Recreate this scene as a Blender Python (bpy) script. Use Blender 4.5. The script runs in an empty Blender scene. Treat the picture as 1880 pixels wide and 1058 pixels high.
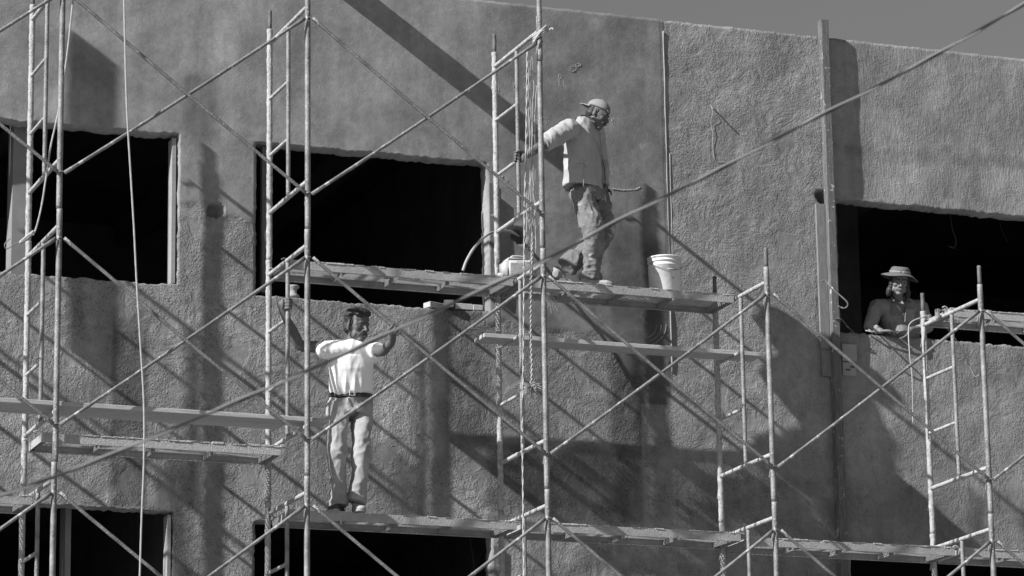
import bpy, bmesh, math, random
from mathutils import Vector, Matrix, noise
V = Vector
R = random.Random(7)
C = bpy.context.scene.collection
S = bpy.context.scene

# ------------------------------------------------------------------ camera
FPX, YAW, PITCH, ROLL = 6268.076, .370289, .240037, -.0149469
CAM = V((-8.45811, -28.12883, 1.6))
fw = V((math.sin(YAW)*math.cos(PITCH), math.cos(YAW)*math.cos(PITCH), math.sin(PITCH)))
rt0 = V((math.cos(YAW), -math.sin(YAW), 0)); up0 = rt0.cross(fw)
rt = rt0*math.cos(ROLL)+up0*math.sin(ROLL); up = up0*math.cos(ROLL)-rt0*math.sin(ROLL)
cd = bpy.data.cameras.new('camera'); cam = bpy.data.objects.new('camera', cd); C.objects.link(cam)
cam.matrix_world = Matrix(((rt.x, up.x, -fw.x, CAM.x), (rt.y, up.y, -fw.y, CAM.y), (rt.z, up.z, -fw.z, CAM.z), (0, 0, 0, 1)))
cd.sensor_width = 36; cd.lens = FPX/1880*36; cd.clip_start = .1; cd.clip_end = 3000
cd.dof.use_dof = True; cd.dof.focus_distance = 29.0; cd.dof.aperture_fstop = 4.5
S.camera = cam

def at(u, v, y):
    """measured point of the photograph (1880 px wide) on the vertical plane y = const, in metres"""
    d = fw*FPX+rt*(u-940)-up*(v-529)
    return CAM+d*((y-CAM.y)/d.y)

# ------------------------------------------------------------------ sky and sun
SK, SM = 3.55, 2.42                       # a point 1 m off the wall throws its shadow 3.55 m right, 2.42 m down
sun_dir = V((-SK, -1, SM)).normalized()
w = bpy.data.worlds.new('World'); S.world = w; w.use_nodes = True
wn = w.node_tree.nodes; wl = w.node_tree.links
sky = wn.new('ShaderNodeTexSky'); sky.sky_type = 'NISHITA'; sky.sun_disc = False
sky.sun_elevation = math.asin(sun_dir.z); sky.sun_rotation = math.atan2(sun_dir.x, sun_dir.y)
sky.dust_density = 1.0
bw = wn.new('ShaderNodeRGBToBW')          # the photograph is black and white
wl.new(sky.outputs[0], bw.inputs[0]); wl.new(bw.outputs[0], wn['Background'].inputs[0])
wn['Background'].inputs[1].default_value = .05
sl = bpy.data.lights.new('sun', 'SUN'); sl.energy = 5.0; sl.angle = math.radians(.53); sl.color = (1, 1, 1)
so = bpy.data.objects.new('sun', sl); C.objects.link(so); so.location = (-40, -20, 30)
so.rotation_euler = sun_dir.to_track_quat('Z', 'Y').to_euler()
S.view_settings.view_transform = 'Standard'; S.view_settings.look = 'None'
S.view_settings.exposure = .58; S.view_settings.gamma = 1; S.view_settings.use_curve_mapping = False

# ------------------------------------------------------------------ helpers
def link(name, me, mat=None, parent=None, smooth=False):
    o = bpy.data.objects.new(name, me); C.objects.link(o)
    if mat: me.materials.clear(); me.materials.append(mat)
    if smooth: me.polygons.foreach_set('use_smooth', [True]*len(me.polygons))
    if parent: o.parent = parent
    return o
def build(name, bm, mat=None, parent=None, smooth=False, keep=False):
    bmesh.ops.recalc_face_normals(bm, faces=bm.faces)
    me = bpy.data.meshes.new(name); bm.to_mesh(me); bm.free()
    return link(name, me, mat, parent, smooth)
def tag(o, label=None, cat=None, group=None, kind=None):
    if label: o['label'] = label
    if cat: o['category'] = cat
    if group: o['group'] = group
    if kind: o['kind'] = kind
    return o
def empty(name, loc, label=None, cat=None, group=None):
    o = bpy.data.objects.new(name, None); C.objects.link(o); o.location = loc; o.empty_display_size = .2
    return tag(o, label, cat, group)
def copy_tree(o, parent=None):
    c = o.copy(); C.objects.link(c); c.parent = parent
    for ch in kids.get(o.name, []): copy_tree(ch, c)
    return c
kids = {}
def reg(root):
    for o in C.objects:
        if o.parent: kids.setdefault(o.parent.name, [])
    kids.clear()
    for o in C.objects:
        if o.parent: kids.setdefault(o.parent.name, []).append(o)
def box(bm, a, b, rot=None, piv=None):
    a = V(a); b = V(b)
    vs = [bm.verts.new((x, y, z)) for x in (a.x, b.x) for y in (a.y, b.y) for z in (a.z, b.z)]
    for f in ((0, 1, 3, 2), (4, 6, 7, 5), (0, 4, 5, 1), (2, 3, 7, 6), (0, 2, 6, 4), (1, 5, 7, 3)): bm.faces.new([vs[i] for i in f])
    if rot: bmesh.ops.rotate(bm, verts=vs, cent=piv or (a+b)/2, matrix=rot)
    return vs
def crom(p, n):
    """Catmull-Rom resampling of a list of tuples"""
    if len(p) < 3 or n <= 1: return p
    out = []
    P = [V(x) if len(x) <= 4 else x for x in p]
    for i in range(len(P)-1):
        p0 = P[max(i-1, 0)]; p1 = P[i]; p2 = P[i+1]; p3 = P[min(i+2, len(P)-1)]
        for k in range(n):
            t = k/n
            out.append(.5*((2*p1)+(p2-p0)*t+(2*p0-5*p1+4*p2-p3)*t*t+(3*p1-p0-3*p2+p3)*t*t*t))
    out.append(P[-1]); return out
def tube(bm, pts, r, n=10, side=None, dome=False, jit=0, seed=0):
    """swept tube; r = radius, list of radii or list of (a, b) with a along `side`"""
    pts = [V(p) for p in pts]; m = len(pts)
    if not isinstance(r, (list, tuple)): r = [r]*m
    if dome:
        d0 = (pts[0]-pts[1]).normalized(); d1 = (pts[-1]-pts[-2]).normalized()
        g = lambda q: (max(q) if isinstance(q, (tuple, list)) or hasattr(q, 'x') else q)
        sc = lambda q, k: (tuple(c*k for c in q) if not isinstance(q, (int, float)) else q*k)
        a = min(r[0]) if not isinstance(r[0], (int, float)) else r[0]; b = min(r[-1]) if not isinstance(r[-1], (int, float)) else r[-1]
        pts = [pts[0]+d0*a*.95, pts[0]+d0*a*.6]+pts+[pts[-1]+d1*b*.6, pts[-1]+d1*b*.95]
        r = [sc(r[0], .3), sc(r[0], .78)]+list(r)+[sc(r[-1], .78), sc(r[-1], .3)]; m = len(pts)
    rings = []; s = None
    for i in range(m):
        t = (pts[min(i+1, m-1)]-pts[max(i-1, 0)]).normalized()
        if side is not None: s = V(side[i]) if isinstance(side, list) else V(side)
        elif s is None: s = V((0, 0, 1)) if abs(t.z) < .8 else V((1, 0, 0))
        s = s-t*s.dot(t)
        if s.length < 1e-6: s = t.orthogonal()
        s = s.normalized(); u = t.cross(s)
        a, b = (r[i], r[i]) if isinstance(r[i], (int, float)) else (r[i][0], r[i][1])
        ring = []
        for k in range(n):
            an = 2*math.pi*k/n; j = 1
            off = s*math.cos(an)*a+u*math.sin(an)*b
            if jit:
                q = (pts[i]+off)*55+V((seed*7.3, 0, 0))
                j = 1+jit*max(0, noise.noise(q)+.5*noise.noise(q*2.3)+.05)*2
            ring.append(bm.verts.new(pts[i]+off*j))
        rings.append(ring)
    for i in range(m-1):
        for k in range(n): bm.faces.new((rings[i][k], rings[i][(k+1) % n], rings[i+1][(k+1) % n], rings[i+1][k]))
    bm.faces.new(rings[0]); bm.faces.new(rings[-1][::-1])
    return rings
def seg(a, b, n): a = V(a); b = V(b); return [a+(b-a)*i/n for i in range(n+1)]

def at3(l): return [at(*q) for q in l]

# ------------------------------------------------------------------ materials
def mat(name, col=.3, rough=.85, metal=0, var=.15, vscale=6, bump=0, bscale=60, spot=None, spotscale=9, spotcut=.58, streak=None, spec=.3, bdist=.01):
    m = bpy.data.materials.new(name); m.use_nodes = True; N = m.node_tree.nodes; L = m.node_tree.links
    b = N['Principled BSDF']; b.inputs['Roughness'].default_value = rough; b.inputs['Metallic'].default_value = metal
    b.inputs['Specular IOR Level'].default_value = spec
    tc = N.new('ShaderNodeTexCoord'); src = tc.outputs['Object']
    if streak:
        mp = N.new('ShaderNodeMapping'); mp.inputs['Scale'].default_value = streak; L.new(src, mp.inputs[0]); src = mp.outputs[0]
    n1 = N.new('ShaderNodeTexNoise'); n1.inputs['Scale'].default_value = vscale; n1.inputs['Detail'].default_value = 6; n1.inputs['Roughness'].default_value = .65
    L.new(src, n1.inputs['Vector'])
    mr = N.new('ShaderNodeMapRange'); mr.inputs[1].default_value = .3; mr.inputs[2].default_value = .7
    mr.inputs[3].default_value = col*(1-var); mr.inputs[4].default_value = col*(1+var); L.new(n1.outputs[0], mr.inputs[0])
    out = mr.outputs[0]
    if spot:
        n2 = N.new('ShaderNodeTexNoise'); n2.inputs['Scale'].default_value = spotscale; n2.inputs['Detail'].default_value = 8; n2.inputs['Roughness'].default_value = .7
        L.new(tc.outputs['Object'], n2.inputs['Vector'])
        rp = N.new('ShaderNodeMapRange'); rp.inputs[1].default_value = spotcut; rp.inputs[2].default_value = spotcut+.05; L.new(n2.outputs[0], rp.inputs[0])
        mx = N.new('ShaderNodeMix'); mx.data_type = 'FLOAT'; L.new(rp.outputs[0], mx.inputs[0]); L.new(out, mx.inputs[2]); mx.inputs[3].default_value = spot; out = mx.outputs[0]
    L.new(out, b.inputs['Base Color'])
    if bump:
        n3 = N.new('ShaderNodeTexNoise'); n3.inputs['Scale'].default_value = bscale; n3.inputs['Detail'].default_value = 5
        L.new(src, n3.inputs['Vector']); bp = N.new('ShaderNodeBump'); bp.inputs['Strength'].default_value = bump; bp.inputs['Distance'].default_value = bdist
        L.new(n3.outputs[0], bp.inputs['Height']); L.new(bp.outputs[0], b.inputs['Normal'])
    return m
M = {}
M['tube'] = mat('scaffold_tube_paint', .21, .6, .15, .45, 9, .6, 70, spot=.48, spotscale=44, spotcut=.59)
M['tube_dark'] = mat('scaffold_tube_rust', .13, .7, .2, .35, 14, .5, 70, spot=.42, spotscale=15, spotcut=.6)
M['crusted'] = mat('mortar_crusted_tube', .38, .9, 0, .3, 20, .8, 80, spot=.20, spotscale=31, spotcut=.56)
M['deck'] = mat('steel_deck', .36, .75, .1, .22, 9, .5, 60, spot=.44, spotscale=13, spotcut=.6)
M['mesh'] = mat('expanded_metal', .45, .8, .1, .3, 12)
M['mortar'] = mat('dry_mortar', .42, .95, 0, .2, 30, .9, 90)
M['wood'] = mat('rough_board', .42, .85, 0, .2, 5, .3, 50, streak=(1.5, 14, 14))
M['woodv'] = mat('upright_board', .13, .85, 0, .45, 5, .5, 50, streak=(16, 16, 1.2), spot=.45, spotscale=18, spotcut=.6)
M['wood_dark'] = mat('old_dark_board', .12, .8, 0, .3, 5, .3, 50, streak=(14, 14, 1.5), spot=.4, spotscale=9, spotcut=.63)
M['board'] = mat('grey_board', .20, .85, 0, .25, 5, .4, 50, streak=(14, 14, 1.5))
M['rope'] = mat('sisal_rope', .40, .9, 0, .15, 40)
M['cord'] = mat('grey_cable', .35, .6, 0, .25, 3)
M['cable'] = mat('power_cable_sheath', .26, .65, 0, .1, 30)
M['cable_dark'] = mat('power_cable_dark', .05, .6, 0, .1, 30)
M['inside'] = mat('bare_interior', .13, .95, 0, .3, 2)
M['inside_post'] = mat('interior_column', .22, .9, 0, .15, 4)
M['slab'] = mat('concrete_slab', .3, .9, 0, .15, 4, .3, 40)
M['ground'] = mat('dusty_street', .22, .95, 0, .15, 1.5, .3, 20)
M['plastic'] = mat('white_plastic', .62, .5, 0, .15, 6, .2, 30, spot=.28, spotscale=11, spotcut=.60)
M['dusty_plastic'] = mat('dusty_plastic', .42, .7, 0, .2, 6, .4, 30, spot=.25, spotscale=12, spotcut=.56)
M['iron'] = mat('rusty_iron', .2, .7, .2, .3, 30)
M['dark'] = mat('near_black', .03, .8, 0, .2, 10)

# ------------------------------------------------------------------ wall material
def wall_mat():
    m = bpy.data.materials.new('cement_stucco'); m.use_nodes = True; N = m.node_tree.nodes; L = m.node_tree.links
    b = N['Principled BSDF']; b.inputs['Roughness'].default_value = .93; b.inputs['Specular IOR Level'].default_value = .2
    tc = N.new('ShaderNodeTexCoord'); P = tc.outputs['Object']
    def attr(n):
        a = N.new('ShaderNodeAttribute'); a.attribute_name = n; return a.outputs['Fac']
    def nz(scale, det=5, rough=.6, vec=None, dist=0):
        n = N.new('ShaderNodeTexNoise'); n.inputs['Scale'].default_value = scale; n.inputs['Detail'].default_value = det
        n.inputs['Roughness'].default_value = rough; n.inputs['Distortion'].default_value = dist
        L.new(vec or P, n.inputs['Vector']); return n.outputs[0]
    def ma(op, a, c, d=None):
        n = N.new('ShaderNodeMath'); n.operation = op
        for i, x in enumerate((a, c, d)):
            if x is None: continue
            if isinstance(x, (int, float)): n.inputs[i].default_value = x
            else: L.new(x, n.inputs[i])
        return n.outputs[0]
    def mr(x, a, c, d, e):
        n = N.new('ShaderNodeMapRange'); L.new(x, n.inputs[0])
        for i, q in enumerate((a, c, d, e)): n.inputs[i+1].default_value = q
        return n.outputs[0]
    rough = attr('rough'); damp_shade = attr('damp_shade'); dry = attr('dry'); comb = attr('comb')
    base = mr(nz(1.3, 7, .62, None, .6), .32, .68, .185, .30)
    fine = mr(nz(14, 7, .75), .3, .7, .82, 1.18)
    runs = N.new('ShaderNodeMapping'); runs.inputs['Scale'].default_value = (3.2, 1, .35); L.new(P, runs.inputs[0])
    fine = ma('MULTIPLY', fine, mr(nz(1.0, 6, .65, runs.outputs[0], .4), .35, .7, 1.12, .80))
    col = ma('MULTIPLY', base, fine)
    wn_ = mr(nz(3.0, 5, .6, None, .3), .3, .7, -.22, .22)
    damp_shade_mul = mr(ma('ADD', damp_shade, ma('MULTIPLY', wn_, ma('MINIMUM', ma('MULTIPLY', damp_shade, 3), 1.0))), 0, 1, 1, .36)  # darkens damp plaster and the painted shade bands alike
    col = ma('MULTIPLY', col, damp_shade_mul)
    dn = mr(ma('ADD', dry, ma('MULTIPLY', wn_, ma('MINIMUM', ma('MULTIPLY', dry, 3), 1.0))), 0, 1, 1, 1.45)
    col = ma('MULTIPLY', col, dn)
    colour = col
    # relief: pebbly render, trowel sweeps, combed vertical streaks
    mp = N.new('ShaderNodeMapping'); mp.inputs['Scale'].default_value = (1.0, 1, .22); L.new(P, mp.inputs[0])
    def vor(sc, vec):
        v = N.new('ShaderNodeTexVoronoi'); v.inputs['Scale'].default_value = sc; L.new(vec, v.inputs['Vector']); return v.outputs['Distance']
    wob = N.new('ShaderNodeTexNoise'); wob.inputs['Scale'].default_value = 40; wob.inputs['Detail'].default_value = 3; L.new(P, wob.inputs['Vector'])
    wv = N.new('ShaderNodeVectorMath'); wv.operation = 'SCALE'; L.new(wob.outputs['Color'], wv.inputs[0]); wv.inputs['Scale'].default_value = .035
    wa_ = N.new('ShaderNodeVectorMath'); wa_.operation = 'ADD'; L.new(P, wa_.inputs[0]); L.new(wv.outputs[0], wa_.inputs[1])
    off = N.new('ShaderNodeVectorMath'); off.operation = 'ADD'; L.new(wa_.outputs[0], off.inputs[0]); off.inputs[1].default_value = (3.1, 1.7, 9.2)
    grit = mr(vor(36, wa_.outputs[0]), .08, .42, 1, 0); grit2 = mr(vor(44, off.outputs[0]), .05, .36, -1, 0)
    peb = nz(60, 6, .72)
    peb2 = nz(22, 3, .5)
    peb3 = nz(120, 2, .5)
    patch = mr(nz(4.0, 5, .65, None, .5), .40, .60, .10, 1.9)
    mp3 = N.new('ShaderNodeMapping'); mp3.inputs['Rotation'].default_value = (0, .5, 0); mp3.inputs['Scale'].default_value = (1, 1, .3); L.new(P, mp3.inputs[0])
    swe = nz(38, 3, .5, mp3.outputs[0])
    stre = nz(52, 3, .5, mp.outputs[0])
    h = ma('ADD', ma('ADD', ma('MULTIPLY', peb, .0065), ma('ADD', ma('MULTIPLY', grit, .0036), ma('MULTIPLY', grit2, .0034))), ma('ADD', ma('MULTIPLY', peb2, .0020), ma('ADD', ma('MULTIPLY', peb3, .0010), ma('MULTIPLY', swe, .0008))))
    h = ma('MULTIPLY', ma('MULTIPLY', h, rough), patch)
    hs = ma('MULTIPLY', ma('MULTIPLY', stre, .0052), comb)
    sm = ma('ADD', ma('MULTIPLY', nz(60, 3, .6), .0013), ma('MULTIPLY', nz(5, 3, .5), .005))
    h = ma('ADD', ma('ADD', h, hs), sm)
    pit_dark = ma('MULTIPLY', ma('MULTIPLY', ma('MULTIPLY', grit2, -.38), ma('MINIMUM', rough, 1.0)), patch)  # pits darkened in the colour to sharpen the relief
    speck = ma('MULTIPLY', ma('MULTIPLY', ma('MULTIPLY', grit, .16), ma('MINIMUM', rough, 1.0)), patch)
    L.new(ma('MULTIPLY', colour, ma('ADD', ma('SUBTRACT', 1.0, pit_dark), speck)), b.inputs['Base Color'])
    bp = N.new('ShaderNodeBump'); bp.inputs['Strength'].default_value = 1; bp.inputs['Distance'].default_value = 1.1
    L.new(h, bp.inputs['Height']); L.new(bp.outputs[0], b.inputs['Normal'])
    return m
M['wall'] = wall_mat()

# ------------------------------------------------------------------ ground and the building
bm = bmesh.new(); g = 900
for p in ((-g, -g, 0), (g, -g, 0), (g, g, 0), (-g, g, 0)): bm.verts.new(p)
bm.faces.new(bm.verts[:]); tag(build('ground', bm, M['ground']), kind='structure')

TOP = 11.71
OPEN = [(-3.7, -.68, 8.775, 10.15), (.03, 2.235, 8.74, 10.145), (5.775, 9.2, 8.80, 10.10),
        (-3.7, -.70, 5.35, 6.77), (.03, 2.235, 5.35, 6.72), (5.79, 9.2, 5.35, 6.735)]
bld = empty('unfinished_building', (0, 0, 0), 'unfinished concrete building with grey stucco wall and glassless dark window openings', 'building')
X0, X1, Z0, Z1, GS = -3.3, 8.6, 5.7, TOP, .02
def sstep(a, b, x):
    t = min(1, max(0, (x-a)/(b-a))); return t*t*(3-2*t)
def bandx(x, c, hw, soft): return 1-sstep(hw, hw+soft, abs(x-c))
def smooth_edge(x):                       # lower limit of the smooth finishing coat
    if x < -.72: return 9.9
    if x < .05: return 9.53+.10*noise.noise(V((x*6, 0, 3)))-.12*sstep(-.6, .05, x)
    if x < 2.2: return 9.9
    if x < 3.3: return 8.62+.08*noise.noise(V((x*4, 5, 0)))
    return 8.60-.38*sstep(3.3, 3.6, x)+.03*noise.noise(V((x*5, 5, 0)))
    return 8.15+.35*(4.02-x)/1.8*1+.12*noise.noise(V((x*3, 5, 0)))
SEAM = 4.03
def zones(x, z):
    n = noise.noise(V((x*2.2, 1.7, z*2.2))); n2 = noise.noise(V((x*7, 4.1, z*7)))
    e = smooth_edge(x)
    smooth = 1.0 if (x < SEAM and z > e) else 0.0
    rough = 1.0
    if smooth: rough = .05+.05*(x > 2.4)*0
    comb = 0.0
    if x > SEAM:
        rough = .85+.4*n
        if x > 5.75 and z > 10.1: comb = .9; rough = .3
        elif x > 5.0 and z < 9.6: comb = .55*sstep(4.8, 5.3, x); rough = .6
    elif not smooth:
        rough = .95+.5*n
    damp_shade = 0.0
    # damp finishing coat between the middle window and the seam, plus painted post and deck shade
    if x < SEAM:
        damp_shade = max(damp_shade, .40*sstep(2.08, 2.42, x+.40*n)*(1 if smooth else .6)*sstep(6.9, 8.0, z))
        damp_shade = max(damp_shade, .85*bandx(x, 3.72, .22, .2)*sstep(9.9, 9.5, z-(3.72-x)*.6)*sstep(7.2, 7.6, z))  # post shadow painted into the colour, with its slanting top edge
        damp_shade = max(damp_shade, .8*sstep(6.75, 7.05, z+.1*n2)*(1-sstep(7.35, 7.55, z+.25*n+.06*n2))*bandx(x, 2.95, .70, .15))  # deck shade painted in as a dark patch
        damp_shade = max(damp_shade, .9*bandx(x+.06*n2, 3.55, .10, .10)*sstep(7.2, 7.5, z)*(1-sstep(8.3, 8.5, z)))  # lower end of the painted post shadow
        if 3.72 < x < SEAM and z < 8.0: damp_shade *= .25
        damp_shade = max(damp_shade, .75*bandx(x+.10*n, 2.02, .12, .22)*sstep(7.0, 7.7, z+.2*n)*(z < 8.78))  # darker vertical band under the middle window
    damp_shade = max(damp_shade, .75*bandx(x, -1.1, .14, .04)*(1-sstep(8.25, 8.55, z))*(z > 6.8))  # inner post shadow painted below the left window
    damp_shade = max(damp_shade, .45*bandx(x, -.5, .10, .12)*sstep(9.9, 10.3, z)*(1-sstep(10.65, 10.8, z)))  # back post shadow painted on the wall right of the left window
    damp_shade = max(damp_shade, .30*bandx(x, .05, .12, .15)*sstep(10.2, 10.4, z)*(1-sstep(10.5, 10.65, z)))
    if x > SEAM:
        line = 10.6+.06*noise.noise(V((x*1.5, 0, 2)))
        damp_shade = max(damp_shade, .35*(1-sstep(.02, .1, abs(z-line)))*(x > 5.9))
        damp_shade = max(damp_shade, .30*sstep(7.45, 7.3, z)*1 if z < 7.45 else 0)  # deck shade painted over the lower wall
        damp_shade = max(damp_shade, .35*(bandx(x, 7.0, .03, .05)+bandx(x, 7.3, .03, .05))*(10.2 < z < 10.75))
    dry = 0.0
    dry = max(dry, .8*max(0, n2+n)*(2.9 < x < 3.3)*(z < 7.2))
    dry = max(dry, .55*bandx(x, 1.45, .22, .25)*(1-sstep(.25, .5, abs(z-7.75)))+.3*max(0, n)*(not smooth))
    if smooth and x < 2.2: dry = max(dry, .5*max(0, n+.1))
    return smooth, max(0, rough), comb, min(1, max(0, damp_shade)), min(1, max(0, dry))
def smooth_top(x, z): return sstep(-.02, .02, z-smooth_edge(x))

def facade():
    xs = [X0+i*GS for i in range(int((X1-X0)/GS)+1)]; zs = [Z0+i*GS for i in range(int((Z1-Z0)/GS)+1)]
    zs[-1] = Z1
    def snap(arr, vals):
        for v in vals:
            if arr[0] < v < arr[-1]:
                i = min(range(len(arr)), key=lambda k: abs(arr[k]-v)); arr[i] = v
    snap(xs, [o[0] for o in OPEN]+[o[1] for o in OPEN]+[SEAM]); snap(zs, [o[2] for o in OPEN]+[o[3] for o in OPEN])
    nx, nz = len(xs), len(zs)
    def inside(x, z):
        return any(a < x < b and c < z < d for a, b, c, d in OPEN)
    verts = []; ra = []; wa = []; ca = []; da = []
    nn = noise.noise
    for j, z in enumerate(zs):
        for i, x in enumerate(xs):
            smooth, rough, comb, damp_shade, dry = zones(x, z)
            q = V((x, 0, z))
            y = .010*nn(q*1.3)+.006*nn(q*4.1)
            st = smooth_top(x, z) if x < SEAM else 0
            y -= .011*st*(1 if x < SEAM else 0)
            y -= (1-st)*min(rough, 1.4)*(.0022*nn(q*8)+.0016*nn(q*19))
            if 3.9 < x < SEAM-.005 and z < 8.75 and z > 8.2: y -= .012*max(0, nn(q*9))
            # irregular reveals
            dx, dz = 0, 0
            for (a, b, c, d) in OPEN:
                if a-.06 < x < b+.06 and c-.08 < z < d+.08:
                    ez = min(abs(z-c), abs(z-d)); ex = min(abs(x-a), abs(x-b))
                    wz = max(0, 1-ez/.08); wx = max(0, 1-ex/.06)
                    dz += wz*(.020*nn(V((x*5, c, 1)))+.016*nn(V((x*23, c, 2))))
                    dx += wx*(.012*nn(V((z*6, a, 5)))+.009*nn(V((z*25, a, 3))))
                    y -= wz*.012*max(0, nn(q*11))
            if Z1-z < .07: dz += (.010*nn(V((x*9, 0, 9)))+.008*nn(V((x*30, 0, 1))))*(1-(Z1-z)/.07)
            # knocked holes
            for hx, hz, hr in HOLES:
                dd = math.hypot(x-hx, z-hz)/hr*(1+.35*nn(V((x*18, 2, z*18))))
                if dd < 1: y += .13*sstep(1, .6, dd)
                elif dd < 1.7: y -= .006*(1.7-dd)
            verts.append((x+dx, y, z+dz)); ra.append(rough); wa.append(damp_shade); ca.append(comb); da.append(dry)
    faces = []; solid = {}
    for j in range(nz-1):
        for i in range(nx-1):
            if not inside((xs[i]+xs[i+1])/2, (zs[j]+zs[j+1])/2):
                solid[i, j] = 1; k = j*nx+i; faces.append((k, k+1, k+nx+1, k+nx))
    nb = {}
    def back(k):
        if k not in nb:
            nb[k] = len(verts); x, y, z = verts[k]; verts.append((x, .16, z)); ra.append(.3); wa.append(0); ca.append(0); da.append(.3)
        return nb[k]
    for (i, j) in solid:
        k = j*nx+i
        for di, dj, e in ((-1, 0, (k, k+nx)), (1, 0, (k+1, k+nx+1)), (0, -1, (k, k+1)), (0, 1, (k+nx, k+nx+1))):
            if (i+di, j+dj) not in solid and 0 <= i+di < nx-1 and (0 <= j+dj < nz-1 or j+dj == nz-1):
                a, b = e; faces.append((a, b, back(b), back(a)))
    me = bpy.data.meshes.new('facade_wall'); me.from_pydata(verts, [], faces)
    for n_, a in (('rough', ra), ('damp_shade', wa), ('comb', ca), ('dry', da)):
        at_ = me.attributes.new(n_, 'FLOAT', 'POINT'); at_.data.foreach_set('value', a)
    bm = bmesh.new(); bm.from_mesh(me); bmesh.ops.recalc_face_normals(bm, faces=bm.faces); bm.to_mesh(me); bm.free()
    me.polygons.foreach_set('use_smooth', [True]*len(me.polygons))
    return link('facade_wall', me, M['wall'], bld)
hp = [at(395, 386, 0), at(1506, 362, 0), at(952, 433, 0)]
HOLES = [(hp[0].x, hp[0].z, .075), (hp[1].x+.02, hp[1].z, .07), (hp[2].x, hp[2].z, .075)]
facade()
# coarse continuation of the wall round the finely modelled part
bm = bmesh.new()
def slab(x0, x1, z0, z1, y0=0, y1=.16): box(bm, (x0, y0, z0), (x1, y1, z1))
slab(-14, X0-.001, 10.15, TOP); slab(X1+.001, 14, 10.10, TOP)
slab(-14, -3.72, 0, 10.148); slab(9.22, 14, 0, 10.098)
slab(-3.718, X0-.001, 6.78, 8.77); slab(X1+.001, 9.218, 6.75, 8.79)
slab(-.69, .02, 0, Z0-.001); slab(2.24, 5.78, 0, Z0-.001)
slab(-3.7, -.70, 0, 5.3); slab(.03, 2.235, 0, 5.3); slab(5.79, 9.2, 0, 5.3)
build('outer_wall', bm, M['slab'], bld)
bm = bmesh.new()
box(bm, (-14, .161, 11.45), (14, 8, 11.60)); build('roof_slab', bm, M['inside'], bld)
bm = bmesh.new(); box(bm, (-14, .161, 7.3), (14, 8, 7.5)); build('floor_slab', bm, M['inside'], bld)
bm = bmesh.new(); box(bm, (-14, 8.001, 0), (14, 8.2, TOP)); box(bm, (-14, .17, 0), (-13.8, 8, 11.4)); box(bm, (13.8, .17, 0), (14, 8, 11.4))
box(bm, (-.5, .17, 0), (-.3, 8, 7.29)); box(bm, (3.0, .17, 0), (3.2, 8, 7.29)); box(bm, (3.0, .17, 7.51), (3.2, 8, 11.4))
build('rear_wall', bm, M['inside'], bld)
bm = bmesh.new(); p = at(22, 400, .2); q = at(50, 400, .2)
box(bm, (p.x, .2, 7.51), (q.x, .4, 11.4)); build('column', bm, M['inside_post'], bld)
bm = bmesh.new(); box(bm, (-1.55, .4, 5), (-1.50, .6, 7.2)); build('column', bm, M['inside_post'], bld)
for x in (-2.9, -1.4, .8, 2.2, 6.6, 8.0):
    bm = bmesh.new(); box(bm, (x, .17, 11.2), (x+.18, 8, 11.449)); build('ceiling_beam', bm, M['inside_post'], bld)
for x in (5.9, 7.4):
    bm = bmesh.new(); box(bm, (x, 3.2, 7.51), (x+.25, 3.45, 11.2)); build('column', bm, M['inside'], bld)
bm = bmesh.new(); tube(bm, crom(at3([(1745, 395, .5), (1748, 420, .5), (1755, 440, .5), (1752, 455, .5), (1742, 452, .5)]), 5), .007, 5); build('loose_wire', bm, M['dark'], bld); bm = bmesh.new(); tube(bm, crom(at3([(1835, 395, .9), (1838, 420, .9), (1850, 445, .9)]), 5), .006, 5); build('loose_wire', bm, M['dark'], bld)
bm = bmesh.new(); tube(bm, at3([(862, 985, .5), (868, 1020, .5), (874, 1060, .5)]), .012, 5); build('loose_wire', bm, M['dark'], bld); bm = bmesh.new(); tube(bm, at3([(895, 1000, .3), (870, 1040, .3), (850, 1075, .3)]), .003, 4); build('loose_wire', bm, M['dark'], bld)
# opening linings and boards
bm = bmesh.new(); box(bm, (-.735, .02, 8.80), (-.70, .15, 10.12)); build('reveal_lining', bm, M['slab'], bld)
bm = bmesh.new(); box(bm, (-.745, .02, 5.36), (-.715, .15, 6.74)); build('reveal_lining', bm, M['slab'], bld)

# narrow raised bead where the two coats meet
bm = bmesh.new()
tube(bm, [V((SEAM+.004*noise.noise(V((0, 0, z*3))), -.004, z)) for z in [8.3+.1*i for i in range(34)]], .0075, 6)
tube(bm, [V((SEAM+.035+.006*noise.noise(V((3, 0, z*3))), -.002, z)) for z in [8.9+.1*i for i in range(16)]], .006, 6)
build('seam_bead', bm, M['slab'], bld, True)

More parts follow.
